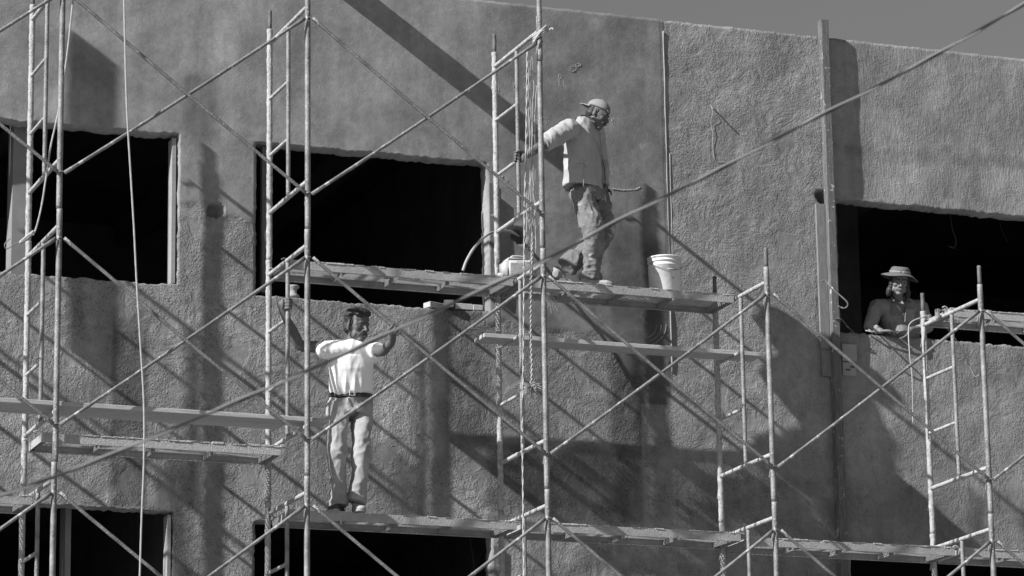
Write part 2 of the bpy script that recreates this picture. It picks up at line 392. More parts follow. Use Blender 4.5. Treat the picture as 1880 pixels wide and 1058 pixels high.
# ------------------------------------------------------------------ scaffold frames
GAP, W, L = .50, 1.101, 2.13
YB, YF, YI = -GAP, -GAP-W, -1.05
BASE = [.50, 2.61, 4.72, 6.83, 8.94]; PITCHZ = 2.11
def brusty(bm): pass
def make_frame():
    root = empty('scaffold_section', (0, 0, 0))
    def post(y, z0, z1, r, m, jit, sd, nm='post'):
        b = bmesh.new(); tube(b, seg((0, y, z0), (0, y, z1), int((z1-z0)/.028)), r, 12, jit=jit, seed=sd); return build(nm, b, m, root, True)
    post(YF, 0, PITCHZ-.004, .0245, M['tube'], .02, 1)
    post(YB, 0, PITCHZ-.004, .0245, M['crusted'], .16, 2)
    post(YI, .44, 1.95, .0185, M['tube'], .03, 3, 'inner_post')
    def rung(y0, y1, z, r, sd, nm='rung'):
        b = bmesh.new(); tube(b, seg((0, y0, z), (0, y1, z), 24), r, 10, jit=.10, seed=sd); build(nm, b, M['crusted'], root, True)
    rung(YB-.02, YF+.02, 1.97, .019, 4); rung(YB-.02, YF+.02, .42, .019, 5)
    rung(YB-.02, YI+.015, 1.46, .015, 6, 'short_rung'); rung(YB-.02, YI+.015, .94, .015, 7, 'short_rung')
    for y in (YB, YF):                   # coupling pins and hanging drop latches
        b = bmesh.new(); tube(b, seg((0, y, PITCHZ-.003), (0, y, PITCHZ+.17), 5), .0185, 10, jit=.05, seed=9); build('coupling_pin', b, M['tube_dark'], root, True)
        for z in (.30, 1.85):
            b = bmesh.new(); s = 1
            tube(b, [(0, y+.02, z), (0, y+.055, z)], .009, 8)
            box(b, (-.006, y+.045, z-.075), (.006, y+.062, z+.012), Matrix.Rotation(.35, 3, 'X'))
            build('drop_latch', b, M['mortar'] if y == YB else M['tube'], root)
    return root
ORD = {-5: 'sixth bay out', -4: 'fifth left', }
colname = {-4: 'three bays beyond the left edge', -3: 'two bays beyond the left edge', -2: 'one bay beyond the left edge',
           -1: 'at far left, before the left window', 0: 'second from left, beside the T-shirt man',
           1: 'third from left, beside the jacket man', 2: 'fourth from left, before bare stucco', 3: 'rightmost, before the man in the hat', 4: 'beyond the right edge'}
lvname = ['street level', 'second level', 'bottom level in view', 'middle level', 'upper level']
fr0 = make_frame(); reg(fr0); first = True
frames = {}
for c in range(-4, 5):
    for l in range(5):
        if l == 4 and c >= 2: continue
        o = fr0 if first else copy_tree(fr0); first = False
        dx = R.uniform(-.006, .006) if (c, l) != (0, 3) else .0
        o.location = (c*L+dx, R.uniform(-.006, .006), BASE[l])
        tag(o, 'tubular scaffold frame %s, %s' % (colname[c], lvname[l]), 'scaffold frame', 'scaffold frames in front of the wall')
        frames[c, l] = o
for c in range(-4, 5):                    # levelling legs on the ground
    for y in (YB, YF):
        b = bmesh.new(); tube(b, [(0, 0, .01), (0, 0, .498)], .018, 10); box(b, (-.07, -.07, 0), (.07, .07, .01))
        o = build('levelling_foot', b, M['tube_dark'])
        o.location = (c*L, y, 0.001)
        tag(o, 'steel foot under frame %s, %s row' % (colname[c], 'wall' if y == YB else 'street'), 'scaffold foot', 'feet under the scaffold')

# ------------------------------------------------------------------ cross braces
def make_brace():
    root = empty('cross_brace', (0, 0, 0))
    ys = (YF-.028, YF-.052)
    for k, (za, zb) in enumerate(((.30, 1.85), (1.85, .30))):
        b = bmesh.new(); a = V((.03, ys[k], za)); e = V((L-.03, ys[k], zb)); m_ = [a+(e-a)*t for t in [i/40 for i in range(41)]]
        m_ = [q+V((0, -.006*math.sin(math.pi*i/40)*(1 if k else -1), -.012*math.sin(math.pi*i/40))) for i, q in enumerate(m_)]
        rr = [(.006, .017) if i in (0, 40) else ((.011, .0165) if i in (1, 39) else (.0145, .0145)) for i in range(41)]
        tube(b, m_, rr, 9, side=(0, 1, 0), jit=.08, seed=k+20); build('brace_tube', b, M['tube'] if k else M['deckish'], root, True)
    b = bmesh.new(); mid = (L/2, ys[0]-.012, 1.063); tube(b, [(mid[0], ys[0]+.016, mid[2]), (mid[0], ys[1]-.018, mid[2])], .011, 8); build('pivot_bolt', b, M['tube_dark'], root)
    for x in (0.0, L):
        for z in (.30, 1.85):
            b = bmesh.new(); tube(b, [(x, YF-.02, z), (x, YF-.075, z)], .008, 8); build('stud', b, M['tube_dark'], root)
    return root
M['deckish'] = mat('weathered_brace', .18, .65, .15, .35, 10, .6, 70, spot=.46, spotscale=15, spotcut=.55)
br0 = make_brace(); reg(br0); first = True
bay = {-4: 'three bays beyond the left edge', -3: 'two bays beyond the left edge', -2: 'cut by the left edge', -1: 'between the two leftmost street side posts',
       0: 'in the T-shirt man\'s bay', 1: 'in the jacket man\'s bay', 2: 'between the two rightmost posts', 3: 'beyond the right edge'}
for c in range(-4, 4):
    for l in range(5):
        if l == 4 and c >= 1: continue
        o = br0 if first else copy_tree(br0); first = False
        o.location = (c*L, R.uniform(-.004, .004), BASE[l])
        tag(o, 'crossed brace tubes %s, %s' % (bay[c], lvname[l]), 'scaffold brace', 'cross braces on the street side')

# ------------------------------------------------------------------ decks
DY0, DY1 = -.965, -.50
def make_deck(crust=False):
    root = empty('scaffold_deck', (0, 0, 0)); LD = L-.07
    for y, s in ((DY0, 1), (DY1, -1)):
        b = bmesh.new(); x0, x1 = .035, .035+LD
        n = 60
        # folded channel: web with top and bottom flange
        zb = -.074
        box(b, (x0, y-.002, zb), (x1, y+.003, 0)); box(b, (x0, y+.0035 if s > 0 else y-.022, zb+.0005), (x1, y+.018 if s > 0 else y-.0025, zb+.004))
        box(b, (x0, y+.0035 if s > 0 else y-.032, -.004), (x1, y+.032 if s > 0 else y-.0025, -.0005))
        build('side_rail', b, M['mortar'] if crust else M['deck'], root)
    # expanded metal tread
    b = bmesh.new(); w_ = DY1-DY0-.01; x0, x1 = .05, .02+LD; st = .046; t = .0042
    for sgn in (1, -1):
        k = -w_*1.6
        while k < x1-x0:
            xa = x0+k; xb = xa+w_*1.6
            ya, yb = (DY0+.005, DY0+.005+w_)
            t0 = max(0, (x0-xa)/(xb-xa)); t1 = min(1, (x1-xa)/(xb-xa))
            if t1 > t0:
                A = V((xa+(xb-xa)*t0, ya+(yb-ya)*t0, -.012)); B = V((xa+(xb-xa)*t1, ya+(yb-ya)*t1, -.012))
                if sgn < 0: A.y = ya+yb-A.y; B.y = ya+yb-B.y
                d = (B-A).normalized(); nrm = V((-d.y, d.x, 0))*.0016; zz = V((0, 0, .0050))+V((0, -.002, 0)) ; o_ = V((0, 0, .0003*sgn))
                vs = [b.verts.new(q+o_) for q in (A-nrm-zz, A+nrm-zz, A+nrm+zz, A-nrm+zz, B-nrm-zz, B+nrm-zz, B+nrm+zz, B-nrm+zz)]
                for f in ((0, 1, 5, 4), (1, 2, 6, 5), (2, 3, 7, 6), (3, 0, 4, 7)): b.faces.new([vs[i] for i in f])
            k += st
    tag(build('mesh_tread', b, M['mesh'], root), kind='stuff')
    # patches of dried mortar lying on the tread
    b = bmesh.new(); rr = random.Random(3)
    for k in range(22 if crust else 12):
        cx = rr.uniform(.1, LD-.05); cy = rr.uniform(DY0+.05, DY1-.06); a_ = rr.uniform(.03, .13); c_ = rr.uniform(.02, .06)
        ring = []
        for i in range(9):
            an = i/9*2*math.pi; q = 1+rr.uniform(-.35, .3)
            ring.append(b.verts.new((cx+a_*q*math.cos(an), min(DY1-.012, max(DY0+.012, cy+c_*q*math.sin(an))), -.006)))
        tp = b.verts.new((cx, cy, .006))
        for i in range(9): b.faces.new((ring[i], ring[(i+1) % 9], tp))
        b.faces.new(ring[::-1])
    xx = .04
    while xx < LD+.02:
        ln = rr.uniform(.03, .12); hgt = rr.uniform(.003, .012 if crust else .007)
        if rr.random() < (.95 if crust else .7):
            vs = box(b, (xx, DY0-.007, -.004), (xx+ln, DY0+.03, hgt))
            for v in vs: v.co += V((rr.uniform(-.004, .004), rr.uniform(-.003, .004), rr.uniform(-.003, .003)))
        xx += ln+rr.uniform(-.004, .02)
    tag(build('mortar_crust', b, M['mortar'], root), kind='stuff')
    for k in range(5):
        b = bmesh.new(); x = .075+k*(LD-.10)/4
        vs = [b.verts.new(q) for q in ((x, DY0+.004, -.070), (x, DY0+.004, -.018), (x, DY1-.004, -.018), (x, DY1-.004, -.060), (x+.004, DY0+.004, -.070), (x+.004, DY0+.004, -.018), (x+.004, DY1-.004, -.018), (x+.004, DY1-.004, -.060))]
        for f in ((0, 1, 2, 3), (4, 7, 6, 5), (0, 3, 7, 4), (0, 4, 5, 1), (1, 5, 6, 2), (2, 6, 7, 3)): b.faces.new([vs[i] for i in f])
        box(b, (x+.0045, DY0+.004, -.024), (x+.0048, DY1-.004, -.0225)); box(b, (x+.0025, DY0+.004, -.020), (x+.032, DY1-.004, -.0165))
        build('cross_bar', b, M['deck'], root)
    for x, s in ((.035, -1), (.035+LD, 1)):
        for y in (DY0+.03, DY1-.06):
            b = bmesh.new(); pts = [V((x-s*.03, y+.015, -.035)), V((x+s*.005, y+.015, .012)), V((x+s*.03, y+.015, .026)), V((x+s*.055, y+.015, .012))]
            tube(b, crom(pts, 3), .007, 6); build('hook', b, M['deck'], root, True)
        b = bmesh.new(); box(b, (x-.002, DY0+.004, -.072), (x+.002, DY1-.004, -.006)); build('end_plate', b, M['deck'], root)
    return root
dk0 = make_deck(); dkc = make_deck(True); reg(dk0)
decks = [(-2, 6.66, 'cut by the left edge of the photo', 0), (-1, 7.19, 'coated in rough mortar below two planks at left', 1),
         (0, 6.655, 'the man in the white T-shirt stands on', 0), (1, 6.655, 'at bottom centre, right of the T-shirt man', 0),
         (2, 6.62, 'at bottom right, left of the rightmost posts', 0), (3, 6.62, 'at the bottom right corner of the photo', 0),
         (0, 8.825, 'across the foot of the middle window', 0), (1, 8.825, 'the man in the jacket and the bucket stand on', 0), (3, 8.86, 'high at the right edge behind the posts', 1),
         (-3, 6.66, 'one bay beyond the left edge of the view', 0)]
f0 = f1 = True
for c, z, lb, cr in decks:
    if cr: o = dkc if f1 else copy_tree(dkc); f1 = False
    else: o = dk0 if f0 else copy_tree(dk0); f0 = False
    o.location = (c*L, R.uniform(-.01, .01), z)
    tag(o, 'steel mesh scaffold deck %s' % lb, 'scaffold deck', 'mesh decks hooked on the scaffold')

# ------------------------------------------------------------------ loose planks
def plank(name, a, b_, wdt, th, label, m, tilt=0, grp='wooden planks on the scaffold'):
    a = V(a); b_ = V(b_); d = b_-a; ln = d.length
    b = bmesh.new(); n = 24; rr = random.Random(len(name)+int(a.z*10))
    rows = []
    for i in range(n+1):
        x = ln*i/n; q = .004*noise.noise(V((x*2, a.z, 0)))
        e = .0
        rows.append([b.verts.new((x, -wdt/2+q, -th/2)), b.verts.new((x, wdt/2+q, -th/2)), b.verts.new((x, wdt/2+q, th/2)), b.verts.new((x, -wdt/2+q, th/2))])
    for i in range(n):
        for k in range(4): b.faces.new((rows[i][k], rows[i][(k+1) % 4], rows[i+1][(k+1) % 4], rows[i+1][k]))
    b.faces.new(rows[0]); b.faces.new(rows[-1][::-1])
    o = build(name, b, m); o.modifiers.new('edge', 'BEVEL').width = .004
    o.location = a; x = d.normalized(); y = V((0, 1, 0)); y = (y-x*y.dot(x)).normalized(); z = x.cross(y)
    o.rotation_euler = Matrix((x, y, z)).transposed().to_euler(); o.rotation_euler.x += tilt
    return tag(o, label, 'plank', grp)
plank('wooden_plank', (-4.9, -1.46, 7.325), (.20, -1.46, 7.315), .20, .038, 'long pale plank, nearer of the two at left, ending by the T-shirt man', M['wood'])
plank('wooden_plank', (-2.62, -1.19, 7.337), (-.1, -1.19, 7.33), .20, .04, 'pale plank behind the long one at left, its rounded end at the left edge', M['wood'])
pa = at(881, 627, -.80); pb = at(1392, 655, -.80)
plank('wooden_plank', (pa.x, -.78, 8.305), (pb.x, -.78, 8.310), .25, .038, 'weathered plank below the jacket man, laid on the short rungs', M['wood'])

# upright timber fixed to the wall beside the right window
bm = bmesh.new()
n = 60; z0, z1 = .0, 11.86
rows = []
for i in range(n+1):
    z = z0+(z1-z0)*i/n; xo = 5.645+(z-6.4)*.0+.01*noise.noise(V((0, 0, z*.8)))
    rows.append([bm.verts.new((xo, -.018, z)), bm.verts.new((xo, -.10, z)), bm.verts.new((xo+.078, -.10, z)), bm.verts.new((xo+.078, -.018, z))])
for i in range(n):
    for k in range(4): bm.faces.new((rows[i][k], rows[i][(k+1) % 4], rows[i+1][(k+1) % 4], rows[i+1][k]))
bm.faces.new(rows[0]); bm.faces.new(rows[-1])
o = build('timber_guide', bm, M['woodv']); o.modifiers.new('edge', 'BEVEL').width = .004
tag(o, 'tall upright timber on the wall at the left side of the right window', 'timber')
bm = bmesh.new()
box(bm, (5.545, -.045, 8.62), (5.642, -.019, 10.03)); o = build('wooden_board', bm, M['board']); o.modifiers.new('edge', 'BEVEL').width = .003
tag(o, 'short pale board on the wall left of the tall upright timber', 'board')
bm = bmesh.new()
box(bm, (5.555, -.04, 8.36), (5.65, -.019, 8.615)); o = build('wooden_board', bm, M['board'])
tag(o, 'small board piece directly below the short pale board', 'board')
bm = bmesh.new(); box(bm, (2.245, -.03, 8.86), (2.30, -.012, 9.95)); box(bm, (2.30, -.06, 8.86), (2.318, -.012, 9.85))
o = build('wooden_board', bm, M['woodv']); tag(o, 'narrow upright board at the right side of the middle window', 'board')
bm = bmesh.new(); box(bm, (.10, .03, 8.78), (.17, .10, 10.12)); o = build('wooden_board', bm, M['wood_dark'])
tag(o, 'dark upright board inside the left edge of the middle window', 'board')
bm = bmesh.new(); box(bm, (2.24, -.03, 5.4), (2.30, -.012, 6.6)); o = build('wooden_board', bm, M['woodv'])
tag(o, 'upright board at the right side of the lower middle window', 'board')

# ------------------------------------------------------------------ unseen boards added to throw two bands of shade on the wall
bm = bmesh.new(); box(bm, (.60, -.78, 11.735), (.655, 1.2, 11.97)); o = build('shade_beam', bm, M['wood'])
tag(o, 'unseen plank added on the roof edge above the middle window to shade the wall', 'beam')
bm = bmesh.new(); box(bm, (-4.235, -.85, 9.9), (-4.205, -.725, 12.75)); o = build('wooden_board', bm, M['wood'])  # stands in for an unseen shadow caster
tag(o, 'unseen upright board added beyond the left edge to shade the wall', 'board')

# ------------------------------------------------------------------ bucket, container, blocks, hose
def lathe(bm, prof, c, n=28, cap0=True, cap1=False):
    rings = [[bm.verts.new((c[0]+r*math.cos(2*math.pi*k/n), c[1]+r*math.sin(2*math.pi*k/n), c[2]+z)) for k in range(n)] for r, z in prof]
    for i in range(len(rings)-1):
        for k in range(n): bm.faces.new((rings[i][k], rings[i][(k+1) % n], rings[i+1][(k+1) % n], rings[i+1][k]))
    if cap0: bm.faces.new(rings[0][::-1])
    if cap1: bm.faces.new(rings[-1])
q = at(1221, 528, -.74)
bk = empty('bucket', (q.x, -.74, 8.825), 'white plastic bucket with wire handle standing on the deck right of the jacket man', 'bucket')
bm = bmesh.new()
lathe(bm, [(.143, 0), (.145, .004), (.148, .262), (.151, .264), (.151, .272), (.145, .276), (.146, .30), (.155, .302), (.156, .310), (.148, .314), (.149, .335), (.157, .337), (.158, .347), (.151, .352), (.147, .350), (.143, .30), (.140, .02), (0.001, .018)], (0, 0, 0))
build('pail', bm, M['plastic'], bk, True)
bm = bmesh.new(); tube(bm, [(-.152*math.cos(t), -.152*math.sin(t)-.012, .292-.085*math.sin(t)) for t in [math.pi*i/16 for i in range(17)]], .0028, 6); build('wire_handle', bm, M['iron'], bk, True)
bm = bmesh.new(); tube(bm, [(-.045, -.158-.012+.004, .212), (.045, -.158-.012+.004, .212)], .009, 8)
build('grip', bm, M['cord'], bk, True)

q = at(952, 512, -.80)
jc = empty('plastic_container', (q.x, -.80, 8.835), 'white rounded plastic container lying on the deck beside the hanging ropes', 'container')
bm = bmesh.new(); box(bm, (-.15, -.10, 0), (.15, .12, .20))
bmesh.ops.bevel(bm, geom=bm.edges[:], offset=.035, segments=4, affect='EDGES'); build('body', bm, M['dusty_plastic'], jc, True)
bm = bmesh.new(); box(bm, (-.115, -.108, .04), (.11, -.099, .145)); bmesh.ops.bevel(bm, geom=bm.edges[:], offset=.004, segments=2, affect='EDGES'); build('raised_panel', bm, M['dusty_plastic'], jc)
bm = bmesh.new(); tube(bm, [(-.13, -.02, .04), (-.20, -.02, .035)], .028, 12); build('cap', bm, M['dusty_plastic'], jc, True)
bm = bmesh.new(); tube(bm, crom([(-.08, 0, .19), (-.05, 0, .228), (.05, 0, .228), (.08, 0, .19)], 4), .012, 8); build('handle', bm, M['dusty_plastic'], jc, True)

def blk(u0, u1, y0, y1, h, label, m='wood', rz=0, z=8.755):
    a = at(u0, 555, y0).x; b = at(u1, 555, y0).x
    bm = bmesh.new(); box(bm, (0, 0, 0), (b-a, y1-y0, h)); o = build('wooden_block', bm, M[m]); o.modifiers.new('edge', 'BEVEL').width = .003
    o.location = (a, y0, z); o.rotation_euler = (0, 0, rz); tag(o, label, 'block', 'offcuts on the window sill')
blk(790, 822, .00, .10, .05, 'leftmost wooden offcut on the middle window sill, under the deck', rz=.35)
blk(815, 832, -.02, .10, .065, 'small dark wooden offcut between two paler ones on the middle window sill', 'wood_dark', rz=-.3, z=8.757)
blk(836, 868, .01, .09, .055, 'longest pale offcut on the middle window sill, under the deck')
blk(869, 886, .00, .08, .05, 'rightmost wooden offcut on the middle window sill')
q = at(533, 530, -.3)
bm = bmesh.new(); lathe(bm, [(.055, 0), (.058, .02), (.035, .04), (.035, .075), (.058, .095), (.055, .11)], (0, 0, 0), 16, True, True)
o = build('wooden_spool', bm, M['slab'], None, True); o.location = (at(538, 540, .10).x, .10, 8.765); tag(o, 'small pale spool on the sill at the left of the middle window', 'spool')

def cord(name, pts, r, m, label, cat, n=6, sub=8):
    bm = bmesh.new(); tube(bm, crom(pts, sub), r, n); o = build(name, bm, m, None, True)
    return tag(o, label, cat)
cord('hose', [at(850, 497, -.62), at(857, 478, -.60), at(873, 452, -.52), at(897, 430, -.40), at(922, 424, -.2), at(940, 427, -.06), at(952, 434, .05)], .013, M['cord'],
     'grey hose arching from a hole in the wall down to the deck', 'hose')
cord('reinforcing_rod', [at(1509, 516, -.10), at(1517, 517, -.115), at(1535, 536, -.20), at(1556, 556, -.26), at(1551, 566, -.24), at(1538, 562, -.22)], .008, M['tube_dark'],
     'bent reinforcing rod sticking out beside the tall upright timber', 'rod', 7, 5)
cord('reinforcing_rod', [at(1534, 586, -.104), at(1544, 586, -.11), at(1556, 600, -.05), at(1568, 611, .02)], .007, M['tube_dark'], 'short bent rod at the left end of the right window sill', 'rod')
cord('electric_cable', [at(1707, 583, -.53), at(1690, 584, -.55), at(1673, 592, -.57), at(1668, 606, -.57), at(1670, 650, -.57), at(1675, 700, -.57), at(1676, 778, -.57)], .006, M['cord'],
     'thin cable hanging from the short post in front of the man in the hat', 'cable')
cord('electric_cable', [at(1712, 590, -.53), at(1740, 605, -.5), at(1765, 640, -.48), at(1785, 683, -.46), at(1792, 692, -.46), at(1802, 682, -.46)], .004, M['cord'],
     'thin dark cable looping below the rightmost deck', 'cable')
bm = bmesh.new(); rr = random.Random(5)
for k in range(4):
    c = at(1703, 583+3*k, -.5); a0 = rr.uniform(0, 6)
    tube(bm, [(c.x+(.036+.006*k)*math.cos(a0+t*.5), -.5+(.036+.006*k)*math.sin(a0+t*.5), c.z+.018*math.sin(t*.5+k)) for t in range(14)], .004, 5)
tag(build('tie_wire', bm, M['cord'], None, True), 'loops of wire wound round the short post before the hatted man', 'wire')
cord('string', [at(1306, 197, -.014), at(1308, 208, -.03), at(1305, 225, -.014), at(1309, 245, -.014), at(1308, 262, -.014), at(1311, 290, -.014), at(1318, 298, -.014), at(1330, 297, -.014), at(1340, 304, -.014)], .0020, M['rope'],
     'loose string dangling from a nail in the bare stucco', 'string')
cord('nail', [at(1304, 193, 0), at(1310, 201, -.08)], .007, M['iron'], 'nail with a scrap of string sticking out of the bare stucco', 'nail', 6, 1)
q = at(1544, 632, 0); r_ = at(1572, 665, 0)
bx = empty('wall_plate', (q.x, 0, r_.z), 'pair of square plates let into the wall under the right window', 'wall plate')
bm = bmesh.new(); wx = r_.x-q.x; hz = q.z-r_.z
box(bm, (.0, -.022, 0), (wx, .01, hz)); build('plate', bm, M['slab'], bx)
bm = bmesh.new(); box(bm, (.0, -.018, -.14), (wx*.92, .01, -.015)); build('plate', bm, M['slab'], bx)
bm = bmesh.new(); box(bm, (.03, -.024, -.09), (wx*.5, -.019, -.08)); box(bm, (wx*.5, -.024, -.06), (wx*.8, -.019, -.05)); build('scratch', bm, M['dark'], bx)

# plaster ridges and lumps left on the finished coat
rr = random.Random(11)
ridge_at = [(1052, 127, .05, .03), (1030, 153, .035, .075), (1003, 176, .05, .075), (910, 168, .03, .085), (945, 160, .02, .04), (998, 222, .05, .035), (1131, 225, .06, .05), (1186, 272, .05, .04), (925, 330, .04, .03), (1060, 120, .03, .02)]
bm = bmesh.new()
for k, (u, v, a, b) in enumerate(ridge_at):
    c = at(u, v, 0)
    for lp in range(2):
        f = 1-.35*lp
        pts = []
        for i in range(22):
            an = 2*math.pi*i/21*(.92 if lp else .8)+k; q = 1+.45*noise.noise(V((math.cos(an)*1.7+k, math.sin(an)*1.7, lp)))
            pts.append((c.x+a*f*q*math.cos(an), -.0095, c.z+b*f*q*math.sin(an)))
        tube(bm, pts, [.0034+.0028*noise.noise(V((i*.9, k, lp))) for i in range(22)], 5)
pts = []; rads = []
for i in range(60):
    t = i/59; q = at(1123+52*t, 347+3*math.sin(t*3)-22*max(0, t-.86), 0); pts.append((q.x, -.0105, q.z+.006*noise.noise(V((i*.31, 1, 2))))); a_ = .007+.010*noise.noise(V((i*.45, 4, 1))); rads.append((max(.002, a_), .0024))
tube(bm, pts, rads, 8, side=(0, 0, 1))
for k in range(3):
    pts = []
    for i in range(16):
        t = i/15; an = -1.2+1.3*t; q = at(1170+(44-9*k)*math.cos(an)+8, 600-(36-7*k)*math.sin(an)*1.0, 0); pts.append((q.x, -.0105, q.z))
    tube(bm, pts, .0028, 5)
tag(build('plaster_ridge', bm, M['slab'], bld, True), kind='stuff')

# ------------------------------------------------------------------ ropes
def rope(name, pts, r, label, strands=3, pitch=.07, sub=14, m=None):
    P = crom([V(p) for p in pts], sub)
    # resample at ~pitch/7
    out = [P[0]]; step = pitch/7; acc = 0
    for i in range(1, len(P)):
        d = (P[i]-P[i-1]).length; n = max(1, int(d/step))
        for k in range(1, n+1): out.append(P[i-1].lerp(P[i], k/n))
    bm = bmesh.new(); s = 0
    for st in range(strands):
        pts2 = []; s = 0
        for i, p in enumerate(out):
            if i: s += (out[i]-out[i-1]).length
            t = (out[min(i+1, len(out)-1)]-out[max(i-1, 0)]).normalized(); a = t.cross(V((0, 1, 0))).normalized(); b = t.cross(a)
            an = 2*math.pi*(s/pitch+st/strands); pts2.append(p+(a*math.cos(an)+b*math.sin(an))*r*.52)
        tube(bm, pts2, r*.55, 5)
    return tag(build(name, bm, m or M['rope'], None, True), label, 'rope')
rope('rope', [at(u, v, -1.72) for u, v in ((227, -60), (229, 60), (233, 200), (240, 320), (246, 420), (251, 520), (257, 620), (264, 740), (264, 850), (260, 950), (256, 1080))], .0085, 'single twisted rope hanging the full height before the left window', pitch=.05)
rope('rope', [at(u, v, -1.35) for u, v in ((138, -40), (131, 30), (122, 110), (108, 200), (93, 270), (84, 330), (76, 380), (66, 420), (60, 432))], .0085, 'twisted rope slanting down to a wire hook at far left', pitch=.055)
rope('rope', [at(u, v, -1.38) for u, v in ((62, 425), (48, 436), (37, 446), (48, 440), (58, 430))], .013, 'knotted rope end holding the wire hook at far left', pitch=.05)
cord('wire_hook', [at(38, 443, -1.38), at(25, 450, -1.38), at(12, 457, -1.38), at(9, 448, -1.38), at(19, 438, -1.38)], .004, M['iron'], 'bent wire hook at the end of the slanting rope, far left', 'hook')
YR = -1.42
rope('rope', [at(u, v, YR) for u, v in ((968, 90), (967, 180), (965, 300), (963, 380), (962, 480), (961, 600), (960, 700), (959, 800), (960, 900), (962, 1080))], .0085, 'loose pale rope hanging full length left of the jacket man', 2, .22)
rope('rope', [at(u, v, YR+.02) for u, v in ((971, 398), (977, 440), (975, 500), (974, 560), (974, 620), (976, 680), (974, 706))], .0145, 'thick braided rope ending in a frayed tassel', 3, .13)
bm = bmesh.new(); rr = random.Random(2); c = at(974, 710, YR+.02)
for k in range(260):
    d = V((rr.gauss(.25, .9), rr.gauss(0, .7), rr.gauss(-.75, .7))).normalized()*rr.uniform(.05, .105)
    tube(bm, [c, c+d*.5+V((0, 0, .012)), c+d], .0014, 3)
tube(bm, [c+V((.03*math.cos(t), .02*math.sin(t), .008*math.sin(2*t))) for t in [i*.5 for i in range(14)]], .007, 6)
tag(build('rope_tassel', bm, M['rope'], None), 'frayed ball of fibres at the end of the thick braided rope', 'tassel')
bm = bmesh.new(); rr = random.Random(8)
for k in range(13):
    u0 = rr.uniform(966, 988); u1 = rr.uniform(966, 984); pts = []
    v = rr.uniform(85, 180); v1 = rr.uniform(380, 500)
    n = 26
    for i in range(n):
        t = i/(n-1); pts.append(at(u0+(u1-u0)*t+2.2*noise.noise(V((t*9, k, 0))), v+(v1-v)*t, YR+.03*noise.noise(V((t*4, k, 3)))))
    tube(bm, pts, rr.uniform(.0013, .003), 4)
for k in range(60):
    c = at(rr.uniform(964, 986), rr.uniform(110, 470), YR); d = V((rr.uniform(-1, 1), 0, rr.uniform(-1, .4)))*rr.uniform(.015, .05)
    tube(bm, [c, c+d*.6+V((0, 0, .006)), c+d], .0013, 3)
for k in range(9):
    c = at(rr.uniform(1000, 1006), rr.uniform(535, 550), -1.63); d = V((rr.uniform(.0, .12), 0, -rr.uniform(.06, .17))); tube(bm, [c, c+d*.6+V((.015, 0, 0)), c+d], .0014, 3)
tag(build('rope_fibres', bm, M['rope'], None), kind='stuff')
# pole spliced on top of the third street side post, with its lashing
bm = bmesh.new(); c = at(982, 95, YF-.05); tube(bm, seg((2.13-.012, YF-.052, 10.62), (2.13-.03, YF-.052, 12.9), 30), .022, 10, jit=.08)
tag(build('splice_pole', bm, M['tube'], None, True), 'tube lashed on top of the post left of the jacket man', 'pole')
bm = bmesh.new(); c = V((2.13, YF-.02, 10.86))
for k in range(3): tube(bm, [c+V((.055*math.cos(t), .075*math.sin(t), .05*math.cos(t)+.02*k)) for t in [2*math.pi*i/16 for i in range(17)]], .010, 6)
tube(bm, crom([c+V((.05, -.06, .05)), c+V((-.03, -.08, .0)), c+V((-.09, -.06, -.10))], 5), .009, 6)
tube(bm, crom([c+V((.05, -.06, .02)), c+V((.085, -.06, .055)), c+V((.10, -.07, .045))], 5), .009, 6)
tag(build('rope_lashing', bm, M['rope'], None, True), 'rope lashing round the post top left of the jacket man', 'lashing')
# clamp on the rightmost frame
bm = bmesh.new(); box(bm, (-.05, -.03, -.05), (-.03, .03, .04)); box(bm, (.03, -.03, -.04), (.05, .03, .05)); tube(bm, [(-.06, 0, .03), (.06, 0, .03)], .010, 8)
o = build('pipe_clamp', bm, M['tube'], None); o.location = (6.39, -.86, 8.83); tag(o, 'small pipe clamp on the top rung of the rightmost frame', 'clamp')

# ------------------------------------------------------------------ power cable in front of everything
YC = -15.0
cp = [at(u, v, YC) for u, v in ((-500, 1052), (-250, 985), (0, 910), (150, 857), (330, 782), (560, 683), (760, 590), (990, 483), (1150, 397), (1300, 322), (1480, 226), (1680, 122), (1880, 8), (2150, -150), (2400, -300))]
P = crom(cp, 24); pc = empty('power_cable', tuple(P[0]), 'twisted power cable slanting across the whole view, close to the camera', 'cable')
for st in range(2):
    bm = bmesh.new(); pts = []; s = 0
    for i, p in enumerate(P):
        if i: s += (P[i]-P[i-1]).length
        t = (P[min(i+1, len(P)-1)]-P[max(i-1, 0)]).normalized(); a = t.cross(V((0, 1, 0))).normalized(); b = t.cross(a)
        an = 2*math.pi*(s/.62)+st*math.pi; pts.append(p-P[0]+(a*math.cos(an)+b*math.sin(an))*.0046)
    tube(bm, pts, .0050, 8); build('conductor', bm, M['cable'] if st else M['cable_dark'], pc, True)

